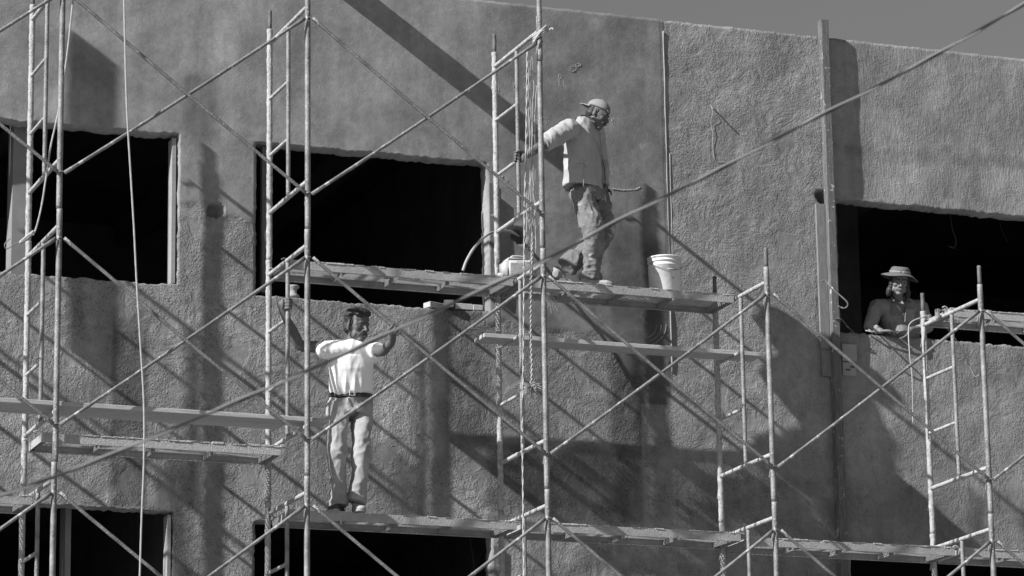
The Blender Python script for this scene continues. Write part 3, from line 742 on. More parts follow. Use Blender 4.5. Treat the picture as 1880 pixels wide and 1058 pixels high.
# ------------------------------------------------------------------ people
def cloth(name, col, var=.1, spot=None, cut=.6, sc=7):
    return mat(name, col, .92, 0, var, 5, .35, 90, spot=spot, spotscale=sc, spotcut=cut, bdist=.003)
M['skin'] = mat('skin', .115, .55, 0, .10, 12, .25, 120, bdist=.002)
M['skin_pale'] = mat('skin_light', .16, .55, 0, .10, 12, .25, 120, bdist=.002)
M['hair'] = mat('hair', .022, .55, 0, .4, 40, .6, 160, streak=(1, 1, .35), spec=.5)
M['grey_hair'] = mat('greying_hair', .10, .6, 0, .5, 50, .6, 160)
M['tshirt'] = cloth('white_cotton', .82, .03)
M['jeans'] = cloth('faded_trousers', .33, .28)
M['jacket'] = cloth('light_jacket', .37, .10, .22, .66, 12)
M['workpants'] = cloth('mortar_stained_trousers', .17, .3, .40, .56, 9)
M['shirt'] = cloth('dark_work_shirt', .24, .15)
M['belt'] = mat('leather_belt', .03, .4, 0, .2, 20, spec=.5)
M['shoe_dark'] = mat('dark_shoe', .06, .6, 0, .3, 20)
M['shoe'] = mat('dusty_shoe', .33, .75, 0, .25, 14, .3, 60)
M['cap'] = cloth('grey_cap', .26, .1)
M['hat'] = cloth('canvas_hat', .13, .12)
M['eye'] = mat('dark_eye', .02, .25, 0, .1, 10, spec=.6)

def blob(bm, c, r, ax=None, n=14):
    """ellipsoid; ax = (x, y, z) axes"""
    c = V(c); ax = ax or (V((1, 0, 0)), V((0, 1, 0)), V((0, 0, 1)))
    m = Matrix((ax[0]*r[0], ax[1]*r[1], ax[2]*r[2])).transposed().to_4x4(); m.translation = c
    bmesh.ops.create_uvsphere(bm, u_segments=n, v_segments=max(8, n//2+3), radius=1, matrix=m)
def solid(name, bm, voxel, m, root, it=2, wr=None, mod=None):
    """melt overlapping closed shapes into one continuous skin"""
    bmesh.ops.recalc_face_normals(bm, faces=bm.faces)
    me = bpy.data.meshes.new(name+'_tmp'); bm.to_mesh(me); bm.free(); t = bpy.data.objects.new(name+'_tmp', me); C.objects.link(t)
    r = t.modifiers.new('r', 'REMESH'); r.mode = 'VOXEL'; r.voxel_size = voxel; r.use_smooth_shade = True
    s = t.modifiers.new('s', 'SMOOTH'); s.iterations = it; s.factor = .5
    dg = bpy.context.evaluated_depsgraph_get(); out = bpy.data.meshes.new_from_object(t.evaluated_get(dg))
    bpy.data.objects.remove(t); bpy.data.meshes.remove(me)
    if wr:
        b = bmesh.new(); b.from_mesh(out); b.normal_update()
        for v, d in [(v, wr(v.co, v.normal)) for v in b.verts]: v.co += v.normal*d
        b.to_mesh(out); b.free()
    out.name = name; o = link(name, out, m, root, True)
    o.matrix_parent_inverse = Matrix.Translation(-root.location)
    return o
def ridge(p, sc, seed):
    return 1-abs(noise.noise(V((p.x*sc[0], p.y*sc[1], p.z*sc[2]))+V((seed, seed*1.7, 0))))*2.4

class Head:
    def __init__(s, c, F, U, k=1.0):
        s.c = V(c); s.F = V(F).normalized(); s.U = (V(U)-s.F*V(U).dot(s.F)).normalized(); s.S = s.F.cross(s.U)*-1; s.k = k   # S: towards the subject's left
        s.ax = (s.F, s.S, s.U)
    def p(s, f, l, u): return s.c+(s.F*f+s.S*l+s.U*u)*s.k
    def b(s, bm, f, l, u, rf, rs, ru, n=14): blob(bm, s.p(f, l, u), (rf*s.k, rs*s.k, ru*s.k), s.ax, n)
    def build(s, bm, jowl=1.0):
        s.b(bm, -.012, 0, .045, .096, .077, .082, 20)       # cranium
        s.b(bm, .02, 0, .01, .073, .070, .085, 18)          # upper face
        s.b(bm, .022, 0, -.055, .062, .058*jowl, .058, 18)  # jaw
        s.b(bm, .062, 0, -.098, .026, .030, .020)           # chin
        for l in (-1, 1):
            s.b(bm, .060, .040*l, -.020, .022, .022, .020)  # cheekbones
            s.b(bm, .080, .026*l, .022, .012, .026, .009)   # brow ridges
            s.b(bm, .020, .052*l, -.060, .040, .014, .030)  # jaw corner
            s.b(bm, -.008, .078*l, -.008, .017, .009, .031) # ears
            s.b(bm, .098, .013*l, -.032, .010, .009, .008, 10)   # nostrils
            s.b(bm, .0745, .031*l, .0015, .010, .016, .009, 10)  # lids
            tube(bm, [s.p(.088, .018*l, -.040), s.p(.080, .034*l, -.066)], .0065*s.k, 6)   # folds beside the nose
        tube(bm, [s.p(.082, 0, .016), s.p(.100, 0, -.010), s.p(.112, 0, -.030)], [.009*s.k, .010*s.k, .012*s.k], 8, dome=True)
        s.b(bm, .088, 0, -.062, .010, .025, .006); s.b(bm, .085, 0, -.073, .010, .021, .007); s.b(bm, .072, 0, -.056, .020, .032, .022)
        s.b(bm, .055, 0, .055, .036, .058, .040)            # forehead
    def face_parts(s, root, moustache=True, hairm=None):
        hm = hairm or M['hair']
        for l in (-1, 1):
            bm = bmesh.new(); blob(bm, s.p(.0785, .031*l, .000), (.009*s.k, .0115*s.k, .0055*s.k), s.ax, 10); s.par(build('eye', bm, M['eye'], None, True), root)
            bm = bmesh.new(); tube(bm, crom([s.p(.093, .012*l, .021), s.p(.092, .028*l, .027), s.p(.080, .046*l, .021)], 3), [(.0045*s.k, .003*s.k)]*7, 6); s.par(build('eyebrow', bm, hm, None, True), root)
        if moustache:
            bm = bmesh.new(); tube(bm, crom([s.p(.082, -.034, -.064), s.p(.099, -.016, -.053), s.p(.103, 0, -.050), s.p(.099, .016, -.053), s.p(.082, .034, -.064)], 3), [.003*s.k]+[.0055*s.k]*11+[.003*s.k], 7)
            s.par(build('moustache', bm, hm, None, True), root)
        bm = bmesh.new(); tube(bm, [s.p(.090, -.020, -.067), s.p(.0965, 0, -.0665), s.p(.090, .020, -.067)], .0022*s.k, 5); s.par(build('mouth', bm, M['eye'], None), root)
    def par(s, o, root): o.parent = root; o.matrix_parent_inverse = Matrix.Translation(-root.location); return o
def par(o, root): o.parent = root; o.matrix_parent_inverse = Matrix.Translation(-root.location); return o

def grip(bm, c, axis, D, r=.019, k=1.0, thumb=1):
    """fist round a tube: c = point on the tube's axis, axis = tube direction (from little finger to index), D = from tube to the heel of the hand"""
    A = V(axis).normalized(); D = V(D); D = (D-A*D.dot(A)).normalized(); T = A.cross(D)*thumb
    R_ = r+.010*k
    def P(an, h, rad=R_): return V(c)+(D*math.cos(an)+T*math.sin(an))*rad+A*h
    for i, (h, fr, en) in enumerate(((-.033, .0078, 3.5), (-.012, .0090, 3.75), (.009, .0095, 3.85), (.030, .0090, 3.7))):
        pts = [P(.15, h*.9*k, R_+.004)]+[P(.45+(en-.45)*t, h*k, R_+(.004 if 1 < j < 4 else 0)) for j, t in enumerate((0, .2, .4, .6, .8, 1))]
        tube(bm, pts, [fr*k*1.1]*2+[fr*k*1.05, fr*k, fr*k*1.04, fr*k*.95, fr*k*.85], 8, dome=True)
    pts = [P(-.2, .020*k, R_+.012), P(-.75, .036*k, R_+.006), P(-1.6, .038*k), P(-2.3, .030*k)]
    tube(bm, pts, [.0135*k, .0125*k, .0105*k, .0085*k], 8, dome=True)
    pal = V(c)+D*(R_+.012); blob(bm, pal, (.017*k, .034*k, .044*k), (D, T, A), 12)
    return V(c)+D*(R_+.028)
def open_hand(bm, w_, dirn, nrm, k=1.0, curl=.5, thumb=1, spread=.02):
    """relaxed hand: w_ = wrist, dirn = towards the fingers, nrm = back of the hand"""
    d = V(dirn).normalized(); n = V(nrm); n = (n-d*n.dot(d)).normalized(); s = d.cross(n)*thumb
    w_ = V(w_); pc = w_+d*.048*k
    blob(bm, pc, (.052*k, .041*k, .016*k), (d, s, n), 14); blob(bm, w_+d*.01*k, (.03*k, .028*k, .019*k), (d, s, n), 12)
    for i, (o, ln, fr) in enumerate(((.030, .070, .0090), (.010, .080, .0095), (-.011, .074, .0090), (-.031, .058, .0080))):
        q = w_+d*.085*k+s*o*k; pts = [w_+d*.06*k+s*o*.9*k, q]; cur = q; an = 0
        for j in range(3):
            an += curl*(.7 if j == 0 else 1); st = ln*k*(.45, .32, .23)[j]
            cur = cur+(d*math.cos(an)-n*math.sin(an)+s*o*spread*20).normalized()*st; pts.append(cur)
        tube(bm, pts, [fr*k*1.1, fr*k*1.12, fr*k, fr*k*.95, fr*k*.8], 8, dome=True)
    q = w_+d*.02*k+s*.026*k
    tube(bm, [q, q+(d*.5+s*.75-n*.2)*.04*k, q+(d*.8+s*.85-n*.35)*.062*k, q+(d*1.1+s*.85-n*.5)*.078*k], [.014*k, .0125*k, .0105*k, .0085*k], 8, dome=True)

def shoe(root, heel, dirn, m, k=1.0, upv=(0, 0, 1), nm='shoe'):
    d = V(dirn).normalized(); u = V(upv); u = (u-d*u.dot(d)).normalized(); s = d.cross(u); h = V(heel)
    bm = bmesh.new(); L_ = .285*k
    prof = [(.0, .028, .030, .032), (.05, .034, .045, .045), (.10, .036, .046, .046), (.155, .036, .036, .038), (.20, .044, .029, .030), (.245, .043, .026, .026), (.272, .030, .020, .020)]
    tube(bm, [h+d*x*k+u*z*k for x, a, b, z in prof], [(a*k, b*k) for x, a, b, z in prof], 14, side=s, dome=True)
    tube(bm, [h+d*.045*k+u*.05*k, h+d*.04*k+u*.105*k], [.038*k, .034*k], 12)
    o = solid(nm, bm, .006, m, root, 2)
    bm = bmesh.new(); ring = []
    out = [(0, .024), (.03, .034), (.1, .034), (.15, .035), (.2, .046), (.24, .044), (.275, .028), (.29, .008)]
    pts = [(x, w__) for x, w__ in out]+[(x, -w__) for x, w__ in out[::-1]]
    lo = [bm.verts.new(h+d*(x-.006)*k+s*w__*1.06*k) for x, w__ in pts]; hi = [bm.verts.new(h+d*(x-.006)*k+s*w__*1.06*k+u*.020*k) for x, w__ in pts]
    bm.faces.new(lo); bm.faces.new(hi[::-1])
    for i in range(len(pts)): bm.faces.new((lo[i], lo[(i+1) % len(pts)], hi[(i+1) % len(pts)], hi[i]))
    par(build('sole', bm, M['shoe'] if m is M['shoe_dark'] else M['slab'], None), root)
    return o

# ---- the man in the white T-shirt, leaning out between the posts
ra = at(640, 940, -.84); pA = empty('person', (ra.x, -.84, 6.66), 'moustached man in white T-shirt, belt and faded trousers holding the scaffold with both hands', 'person', 'workers on the scaffold')
hA = Head(at(656, 600, -1.00), (.34, -.93, -.15), (.05, -.1, 1), 1.17)
ipx = 0.0; ipA = V((0.0, YI, at(531, 559, YI).z))
brA = at(725, 605, YF-.04)
shR, shL = at(598, 640, -.97), at(686, 645, -1.03)
bm = bmesh.new(); hA.build(bm, 1.05)
nb = at(642, 640, -.97)
tube(bm, [hA.p(-.02, 0, -.03), hA.p(-.03, 0, -.09), nb, nb+V((0, .02, -.06))], [.056, .058, .066, .08], 14)
sdA = (shL-shR).normalized()
tor = at3([(643, 636, -.96), (643, 650, -.95), (644, 675, -.92), (644, 705, -.87), (644, 730, -.83), (644, 752, -.82)])
tube(bm, tor, [(.10, .06), (.17, .09), (.165, .105), (.15, .10), (.155, .105), (.16, .11)], 18, side=sdA, dome=True)
elR, wrR = at(551, 634, -.90), at(527, 588, -1.0)
hr = grip(bm, ipA, (0, 0, 1), V((-1, .25, 0)), .019, 1.3, 1)
tube(bm, crom([shR, shR.lerp(elR, .5), elR, elR.lerp(wrR, .4), wrR, hr], 4), [.054]*4+[.050]*4+[.048, .047, .047, .046]+[.044]*3+[.040]+[.036]*3+[.032]*2, 12, dome=True)
elL, wrL = at(704, 644, -1.27), at(720, 626, -1.50)
bdir = V((L-.06, 0, -1.55)).normalized()
hl = grip(bm, brA, -bdir, (wrL-brA)+V((0, .10, -.02)), .016, 1.3, 1)
tube(bm, crom([shL, shL.lerp(elL, .5), elL, elL.lerp(wrL, .4), wrL, hl], 4), [.052]*4+[.047]*4+[.044, .044, .043, .042]+[.040]*3+[.035]+[.032]*3+[.029]*2, 12, dome=True)
hipR, knR, anR = at(624, 752, -.84), at(618, 838, -.90), at(620, 922, -.80)
hipL, knL, anL = at(663, 752, -.80), at(661, 838, -.92), at(653, 920, -.84)
for a, b, c in ((hipR, knR, anR), (hipL, knL, anL)): tube(bm, [a, b, c], [.08, .05, .035], 12, dome=True)
solid('body', bm, .0055, M['skin'], pA, 2)
hA.face_parts(pA)
# hair
bm = bmesh.new(); rr = random.Random(4)
hA.b(bm, -.030, 0, .066, .092, .084, .082, 18); hA.b(bm, -.055, 0, .0, .060, .078, .070)
hA.b(bm, .035, 0, .098, .062, .074, .040); hA.b(bm, .065, -.035, .085, .032, .040, .026)
for l in (-1, 1): hA.b(bm, .014, .072*l, .026, .018, .009, .030)
for k in range(34):
    a = rr.uniform(-2.4, 2.4); e = rr.uniform(.1, 1.4); f = -.03-.085*math.cos(a)*math.cos(e)*-1
    hA.b(bm, -.025+.085*math.cos(a)*math.cos(e), .08*math.sin(a)*math.cos(e), .058+.078*math.sin(e), .022, .020, .010, 8)
solid('hair', bm, .006, M['hair'], pA, 1, lambda p, n: .004*noise.noise(V((p.x*60, p.y*60, p.z*30)))+.003*noise.noise(V((p.x*130, p.y*130, p.z*60))))
# T-shirt
bm = bmesh.new()
tor = at3([(641, 634, -.965), (642, 641, -.965), (643, 652, -.96), (644, 672, -.93), (644, 698, -.89), (644, 716, -.855), (644, 727, -.845)])
tube(bm, tor, [(.085, .065), (.165, .09), (.205, .118), (.197, .140), (.190, .140), (.190, .135), (.170, .120)], 26, side=sdA)
tube(bm, [shR+V((-.02, 0, -.02)), shR.lerp(shL, .5)+V((0, 0, .012)), shL+V((.02, 0, -.02))], [.078, .088, .078], 18, dome=True)
tube(bm, [shR+V((.10, 0, -.02)), shR+V((.0, 0, -.012)), shR.lerp(elR, .10)+V((0, 0, -.045))], [.085, .084, (.078, .098)], 18)
tube(bm, [shL+V((-.06, 0, .0)), shL+V((0, 0, 0)), shL.lerp(elL, .42)], [.085, .082, .078], 18)
def wrA(p, n):
    q = p-ra
    d = .006*ridge(p, (7, 6, 2.5), 3)+.003*ridge(p, (17, 10, 6), 8)
    d += .014*ridge(p, (14, 4, 2), 5)*max(0, 1-abs(p.z-at(644, 716, -.85).z)/.12)
    return d-.006
solid('t_shirt', bm, .008, M['tshirt'], pA, 3, wrA)
bm = bmesh.new(); tube(bm, [nb+V((.0+.078*math.cos(t), -.005+.070*math.sin(t), .012-.030*(-math.sin(t)))) for t in [2*math.pi*i/24 for i in range(25)]], .008, 6); par(build('collar', bm, M['tshirt'], None, True), pA)
# belt
wz = at(644, 728, -.845)
bm = bmesh.new(); N_ = 40; loop = []
for i in range(N_):
    t = 2*math.pi*i/N_; loop.append(wz+sdA*.183*math.cos(t)+V((0, .132*math.sin(t), .006*math.sin(t))))
for i in range(N_):
    a, b = loop[i], loop[(i+1) % N_]; ou = lambda p: (p-wz).normalized()*.006
    vs = [bm.verts.new(p) for p in (a+V((0, 0, .019)), b+V((0, 0, .019)), b-V((0, 0, .019)), a-V((0, 0, .019)), a+ou(a)+V((0, 0, .019)), b+ou(b)+V((0, 0, .019)), b+ou(b)-V((0, 0, .019)), a+ou(a)-V((0, 0, .019)))]
    for f in ((4, 5, 6, 7), (0, 1, 5, 4), (3, 2, 6, 7), (0, 1, 2, 3)): bm.faces.new([vs[j] for j in f])
blt = par(build('belt', bm, M['belt'], None), pA)
bm = bmesh.new(); bc = wz+V((-.035, -.139, .0)); tube(bm, [bc+V(q) for q in ((-.022, 0, .02), (.022, 0, .02), (.022, 0, -.02), (-.022, 0, -.02), (-.022, 0, .02))], .0035, 6); o = build('buckle', bm, M['plastic'], None)
o.parent = blt
# trousers
bm = bmesh.new()
tube(bm, at3([(644, 727, -.845), (644, 740, -.83), (644, 757, -.82)]), [(.176, .128), (.192, .138), (.185, .135)], 26, side=(1, 0, 0))
def leg(bm, pts, rad, n=20): tube(bm, crom(pts, 5), [V(r).to_tuple() for r in crom([(a, b, 0) for a, b in rad], 5)], n, side=(1, 0, 0))
leg(bm, at3([(622, 738, -.84), (620, 765, -.84), (618, 800, -.88), (618, 840, -.90), (619, 880, -.85), (621, 915, -.81), (622, 930, -.81)]), [(.09, .11), (.098, .112), (.088, .100), (.076, .084), (.073, .080), (.079, .088), (.078, .092)])
leg(bm, at3([(664, 738, -.81), (665, 765, -.81), (664, 800, -.88), (663, 840, -.92), (660, 880, -.88), (656, 912, -.85), (654, 922, -.85)]), [(.09, .11), (.096, .110), (.086, .098), (.074, .082), (.070, .078), (.076, .084), (.074, .088)])
zk = 7.25
def wrP(p, n):
    lo = max(0, 1-(p.z-6.68)/.30)
    d = .012*ridge(p, (7, 7, 4), 2)+.005*ridge(p, (18, 18, 13), 4)
    d += .016*lo*ridge(p, (5, 5, 16), 9)
    kn = max(0, 1-abs(p.z-7.17)/.12); d += .012*kn*ridge(p, (9, 9, 11), 6)
    return d-.008
solid('trousers', bm, .008, M['jeans'], pA, 3, wrP)
bm = bmesh.new()
for u in (623, 652, 600): c = at(u, 728, -1.0); box(bm, (c.x-.006, wz.y-.146, wz.z-.024), (c.x+.006, wz.y-.139, wz.z+.024)) if u != 600 else None
par(build('belt_loop', bm, M['jeans'], None), pA)
shoe(pA, (anR.x+.05, anR.y+.03, 6.662), (-.62, -.78, 0), M['shoe_dark'])
shoe(pA, (anL.x+.01, anL.y+.05, 6.662), (-.10, -1, 0), M['shoe'])

# ---- the man in the jacket, stepping along the upper deck
rb = at(1085, 515, -.76); pB = empty('person', (rb.x, -.76, 8.825), 'man in backwards cap, light jacket and stained trousers stepping along the upper deck', 'person', 'workers on the scaffold')
hB = Head(at(1097, 211, -.86), (.72, -.52, -.42), (.42, -.25, 1), 1.06)
ipB = V((2.13, YI, at(946, 287, YI).z))
sR, sL = at(1046, 236, -.93), at(1092, 238, -.64)
sdB = (sL-sR); sdB.z = 0; sdB.normalize()
bm = bmesh.new(); hB.build(bm, 1.0)
nb = at(1079, 222, -.80)
tube(bm, [hB.p(-.03, 0, -.03), hB.p(-.035, 0, -.085), nb, nb+V((0, .0, -.08))], [.055, .057, .064, .08], 14)
tor = at3([(1078, 228, -.78), (1074, 250, -.78), (1072, 290, -.78), (1078, 330, -.76), (1082, 350, -.75)])
tube(bm, tor, [(.13, .08), (.16, .10), (.15, .11), (.15, .11), (.15, .11)], 16, side=sdB, dome=True)
eR, wR = at(1003, 263, -1.03), at(968, 284, -1.06)
hr = grip(bm, ipB, (0, 0, 1), (wR-ipB)+V((0, .01, 0)), .019, 1.2, 1)
tube(bm, crom([sR, eR, wR, hr], 5), [.05]*5+[.044]*3+[.042]*2+[.034]*3+[.030]*2+[.028], 12, dome=True)
eL, wL = at(1106, 298, -.55), at(1110, 346, -.68)
open_hand(bm, wL, (0, -.15, -1), (.8, .5, 0), 1.0, .3)
tube(bm, [sL, eL, wL], [.05, .043, .03], 12, dome=True)
kR, aR = at(1090, 436, -.98), at(1083, 505, -.84)
kL, aL = at(1112, 430, -.70), at(1045, 482, -.66)
hR, hL = at(1066, 350, -.84), at(1099, 350, -.66)
for a, b, c in ((hR, kR, aR), (hL, kL, aL)): tube(bm, [a, b, c], [.08, .05, .036], 12, dome=True)
solid('body', bm, .0055, M['skin'], pB, 2)
hB.face_parts(pB)
bm = bmesh.new(); hB.b(bm, -.045, 0, -.005, .058, .076, .065); hB.b(bm, -.03, 0, .04, .075, .079, .05)
for l in (-1, 1): hB.b(bm, .014, .070*l, .022, .011, .005, .022)
solid('hair', bm, .007, M['hair'], pB, 1, lambda p, n: .004*noise.noise(p*80))
# cap worn backwards
bm = bmesh.new()
def capshell(bm, h, r0, z0):
    n, m_ = 28, 10; rings = []
    for j in range(m_+1):
        e = math.pi/2*j/m_; rings.append([h.p(-.014+(.104*math.cos(e))*math.cos(2*math.pi*i/n)*1.0, .088*math.cos(e)*math.sin(2*math.pi*i/n), z0+.085*math.sin(e)) for i in range(n)])
    vr = [[bm.verts.new(q) for q in r] for r in rings[:-1]]; tp = bm.verts.new(h.p(-.014, 0, z0+.086))
    for j in range(len(vr)-1):
        for i in range(n):
            q = 2*math.pi*(i+.5)/n
            if j < 3 and (q < .42 or q > 2*math.pi-.42): continue        # the gap over the strap, at the brow
            bm.faces.new((vr[j][i], vr[j][(i+1) % n], vr[j+1][(i+1) % n], vr[j+1][i]))
    for i in range(n): bm.faces.new((vr[-1][i], vr[-1][(i+1) % n], tp))
capshell(bm, hB, 1, .050)
o = par(build('cap', bm, M['cap'], None, True), pB); sm_ = o.modifiers.new('t', 'SOLIDIFY'); sm_.thickness = .004
cp_ = o
bm = bmesh.new(); blob(bm, hB.p(-.014, 0, .137), (.007, .007, .004), hB.ax, 8); o = build('button', bm, M['jacket'], None, True); o.parent = cp_
bm = bmesh.new(); g0 = []; g1 = []
for i in range(13):
    a = math.pi-1.05+2.1*i/12; g0.append(bm.verts.new(hB.p(-.014+.104*math.cos(a), .088*math.sin(a), .050)))
    rr_ = .175-.045*abs(i-6)/6; g1.append(bm.verts.new(hB.p(-.014+rr_*math.cos(a)*1.0, .088*math.sin(a)*1.0, .043-.012*(abs(i-6)/6)**2)))
for i in range(12): bm.faces.new((g0[i], g0[i+1], g1[i+1], g1[i]))
o = build('brim', bm, M['cap'], None, True); o.parent = cp_; o.modifiers.new('t', 'SOLIDIFY').thickness = .005
bm = bmesh.new(); tube(bm, [hB.p(-.014+.106*math.cos(a), .090*math.sin(a), .054) for a in [-.5+i*.1 for i in range(11)]], [(.003, .010)]*11, 6, side=hB.F); o = build('strap', bm, M['cap'], None); o.parent = cp_
# jacket
bm = bmesh.new()
tor = at3([(1077, 220, -.80), (1075, 228, -.80), (1071, 243, -.80), (1068, 268, -.79), (1069, 300, -.78), (1070, 330, -.77), (1070, 346, -.77)])
tube(bm, tor, [(.075, .07), (.135, .09), (.180, .12), (.190, .140), (.198, .152), (.205, .158), (.212, .166)], 26, side=sdB)
tube(bm, [sR+V((.05, .02, 0)), sR, sR.lerp(eR, .5)+V((0, 0, .005)), sR.lerp(eR, .95), eR.lerp(wR, .10)], [.082, .085, .078, .068, .062], 18)
tube(bm, [sL+V((-.03, -.02, 0)), sL, sL.lerp(eL, .5), eL, eL.lerp(wL, .9)], [.08, .08, .070, .064, .052], 16)
def wrB(p, n):
    arm = max(0, 1-(p-sR.lerp(eR, .6)).length/.22)
    d = .012*ridge(p+V((p.z*.6, 0, 0)), (6, 6, 4), 1)+.006*ridge(p, (15, 12, 9), 6)
    d += .012*arm*ridge(p, (17, 9, 11), 3)+.005*arm*ridge(p, (34, 12, 18), 5)
    return d-.006
solid('jacket', bm, .008, M['jacket'], pB, 3, wrB)
bm = bmesh.new(); c1 = at(1083, 226, -.90); F_ = V((.62, -.78, 0))
for l in (-1, 1):
    vs = [bm.verts.new(nb+F_*f+sdB*s_*l+V((0, 0, z))) for f, s_, z in ((-.02, .075, .035), (.075, .045, .03), (.105, .055, -.045), (.04, .095, -.015))]
    bm.faces.new(vs)
o = par(build('collar', bm, M['jacket'], None), pB); o.modifiers.new('t', 'SOLIDIFY').thickness = .007
bm = bmesh.new(); tube(bm, at3([(1100, 242, -.945), (1102, 260, -.955), (1104, 285, -.955), (1110, 310, -.925), (1111, 335, -.915), (1109, 346, -.915)]), .004, 6); par(build('zip', bm, M['dark'], None), pB)
bm = bmesh.new(); tube(bm, at3([(1072, 292, -.985), (1072, 320, -.985), (1071, 342, -.985)]), .003, 5); tube(bm, at3([(1058, 301, -.99), (1066, 300, -.99), (1072, 301, -.985)]), .003, 5); par(build('seam', bm, M['cap'], None), pB)
bm = bmesh.new(); cc = eR.lerp(wR, .02); tube(bm, [cc, eR.lerp(wR, .14)], [.066, .066], 16); solid('cuff', bm, .007, M['cap'], pB, 1)
# trousers
bm = bmesh.new()
tube(bm, at3([(1075, 338, -.765), (1078, 355, -.765), (1080, 368, -.765)]), [(.165, .125), (.180, .140), (.165, .13)], 24, side=sdB)
tube(bm, crom(at3([(1066, 352, -.84), (1078, 390, -.90), (1090, 432, -.97), (1088, 470, -.91), (1085, 500, -.85), (1083, 513, -.84)]), 5), [.105]*5+[.100]*5+[.086]*5+[.080]*5+[.088]*5+[.088], 20)
tube(bm, crom(at3([(1096, 352, -.68), (1104, 390, -.71), (1109, 428, -.72), (1086, 456, -.69), (1058, 474, -.67), (1040, 490, -.67)]), 5), [.10]*5+[.094]*5+[.085]*5+[.080]*5+[.088]*5+[.086], 20)
def wrQ(p, n):
    lo = max(0, 1-(p.z-8.85)/.30)
    kn = max(0, 1-abs(p.z-9.25)/.16)
    d = .014*ridge(p, (7, 7, 5), 12)+.007*ridge(p, (18, 18, 14), 14)+.012*kn*ridge(p, (9, 9, 15), 17)+.026*lo*ridge(p, (5, 5, 17), 19)
    return d-.008
solid('trousers', bm, .008, M['workpants'], pB, 2, wrQ)
shoe(pB, (at(1075, 515, -.84).x-.03, -.80, 8.828), (.86, -.5, 0), M['shoe'])
fo = at(1047, 514, -.67); he = at(1027, 487, -.67)
shoe(pB, he+V((-.02, 0, -.03)), (at(1050, 519, -.69)-he), M['shoe'], .98, (-.55, 0, .6))

# ---- the man in the wide hat leaning on the right window sill
rc = at(1648, 640, .36); pC = empty('person', (rc.x, .36, 7.5), 'man in wide brimmed hat and dark shirt leaning on the sill of the right window', 'person')
hC = Head(at(1651, 519, -.03), (-.30, -.92, -.25), (.0, -.35, 1), 1.05)
cR, cL = at(1610, 563, .23), at(1690, 566, .17); sdC = (cL-cR); sdC.z = 0; sdC.normalize()
bm = bmesh.new(); hC.build(bm, 1.0); nb = at(1651, 556, .125)
tube(bm, [hC.p(-.03, 0, -.03), hC.p(-.035, 0, -.09), nb+V((0, .02, 0)), nb+V((0, .06, -.06))], [.055, .056, .056, .05], 14)
torC = at3([(1650, 560, .14), (1650, 580, .19), (1650, 605, .27), (1650, 640, .37)])+[V((rc.x, .40, 8.3)), V((rc.x, .42, 8.1))]
tube(bm, torC, [(.10, .05), (.12, .06), (.13, .07), (.13, .08), (.14, .09), (.14, .09)], 16, side=sdC, dome=True)
eR, wR = at(1596, 602, .10), at(1618, 608, -.01)
eL, wL = at(1703, 603, .06), at(1672, 606, -.045)
open_hand(bm, wR, at(1640, 607, -.05)-wR, (0, -.3, 1), .95, .55, -1)
open_hand(bm, wL, at(1645, 600, -.06)-wL, (.15, -.9, .45), 1.1, .75, -1)
tube(bm, [cR, eR, wR], [.05, .043, .029], 12, dome=True); tube(bm, [cL, eL, wL], [.05, .043, .030], 12, dome=True)
for sx in (-.1, .1): tube(bm, [V((rc.x+sx, .42, 8.15)), V((rc.x+sx, .40, 7.85)), V((rc.x+sx, .44, 7.56))], [.08, .05, .04], 12, dome=True)
solid('body', bm, .0055, M['skin_pale'], pC, 2)
hC.face_parts(pC, False)
bm = bmesh.new(); hC.b(bm, -.045, 0, -.01, .055, .082, .085)
for l in (-1, 1): hC.b(bm, .002, .074*l, -.035, .034, .020, .095); hC.b(bm, .0, .088*l, -.09, .030, .026, .05)
hC.b(bm, -.05, 0, -.06, .05, .085, .10)
solid('hair', bm, .007, M['hair'], pC, 1, lambda p, n: .005*noise.noise(p*70))
bm = bmesh.new(); n = 40
prof = [(.180, -.004), (.155, .012), (.12, .030), (.098, .040), (.095, .062), (.088, .084), (.066, .098), (.03, .102), (.001, .100)]
rings = []
for j, (r_, z_) in enumerate(prof):
    ring = []
    for i in range(n):
        a = 2*math.pi*i/n; dr = max(0, r_-.10)/.1
        zz = z_-.030*dr*math.sin(a-1.0)+.012*dr*math.sin(3*a+.6)-(.004 if j > 6 else 0)
        ring.append(bm.verts.new(hC.p(-.012+r_*math.cos(a)*1.03, r_*math.sin(a)*.95, zz+.045)))
    rings.append(ring)
for j in range(len(rings)-1):
    for i in range(n): bm.faces.new((rings[j][i], rings[j][(i+1) % n], rings[j+1][(i+1) % n], rings[j+1][i]))
o = par(build('hat', bm, M['hat'], None, True), pC); o.modifiers.new('t', 'SOLIDIFY').thickness = .006; hat_ = o
bm = bmesh.new(); tube(bm, [hC.p(-.012+.101*math.cos(a), .094*math.sin(a), .094) for a in [2*math.pi*i/30 for i in range(31)]], [(.004, .012)]*31, 6, side=hC.U.cross(V((1, 0, 0)))); o = build('hat_band', bm, M['cap'], None, True); o.parent = hat_
bm = bmesh.new()
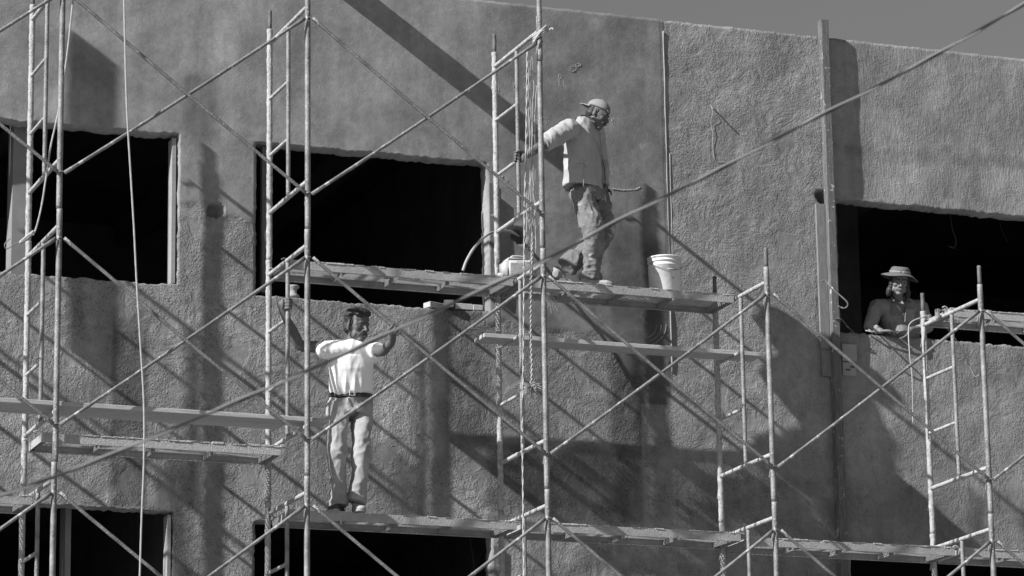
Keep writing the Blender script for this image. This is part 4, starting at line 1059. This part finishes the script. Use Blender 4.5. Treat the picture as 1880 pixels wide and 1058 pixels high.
torS = at3([(1650, 549, .15), (1650, 560, .19), (1650, 580, .245), (1650, 605, .33), (1650, 632, .40)])+[V((rc.x, .41, 8.35)), V((rc.x, .43, 8.15))]
tube(bm, torS, [(.09, .07), (.19, .095), (.225, .130), (.215, .145), (.20, .14), (.18, .13), (.18, .13)], 24, side=sdC)
tube(bm, [cR+V((0, 0, -.01)), cR.lerp(cL, .5)+V((0, .02, .005)), cL+V((0, 0, -.01))], [.078, .085, .078], 18, dome=True)
tube(bm, [cR+V((.09, 0, -.01)), cR, cR.lerp(eR, .5), eR, eR.lerp(wR, .75)], [.08, .08, .068, .058, .042], 16)
tube(bm, [cL+V((-.05, 0, 0)), cL, cL.lerp(eL, .5), eL, eL.lerp(wL, .55)], [.08, .08, .068, .058, .046], 16)
solid('shirt', bm, .008, M['shirt'], pC, 3, lambda p, n: .008*ridge(p, (8, 8, 5), 21)+.004*ridge(p, (20, 15, 12), 25)-.005)
bm = bmesh.new()
for l in (-1, 1):
    vs = [bm.verts.new(nb+V((0, -1, 0))*f+sdC*s_*l+V((0, 0, z))) for f, s_, z in ((-.02, .075, .055), (.09, .040, .045), (.135, .020, -.045), (.07, .095, -.005))]
    bm.faces.new(vs)
o = par(build('collar', bm, M['shirt'], None), pC); o.modifiers.new('t', 'SOLIDIFY').thickness = .006
bm = bmesh.new(); pk = at(1670, 578, .085); box(bm, (-.05, -.006, -.07), (.05, .004, .05)); box(bm, (-.053, -.010, .02), (.053, -.006, .052)); bmesh.ops.rotate(bm, verts=bm.verts, cent=(0, 0, 0), matrix=Matrix.Rotation(.25, 3, 'X')@Matrix.Rotation(.12, 3, 'Z')); bmesh.ops.translate(bm, verts=bm.verts, vec=pk)
par(build('chest_pocket', bm, M['shirt'], None), pC)
bm = bmesh.new(); tube(bm, at3([(1589, 607, -.02), (1600, 609, -.05), (1620, 608, -.07), (1650, 609, -.08)]), .006, 6); tube(bm, at3([(1594, 606, -.04), (1603, 611, -.05)]), .011, 6)
tag(build('thin_rod', bm, M['crusted'], None, True), 'thin rod lying under the hands of the man in the hat', 'rod')
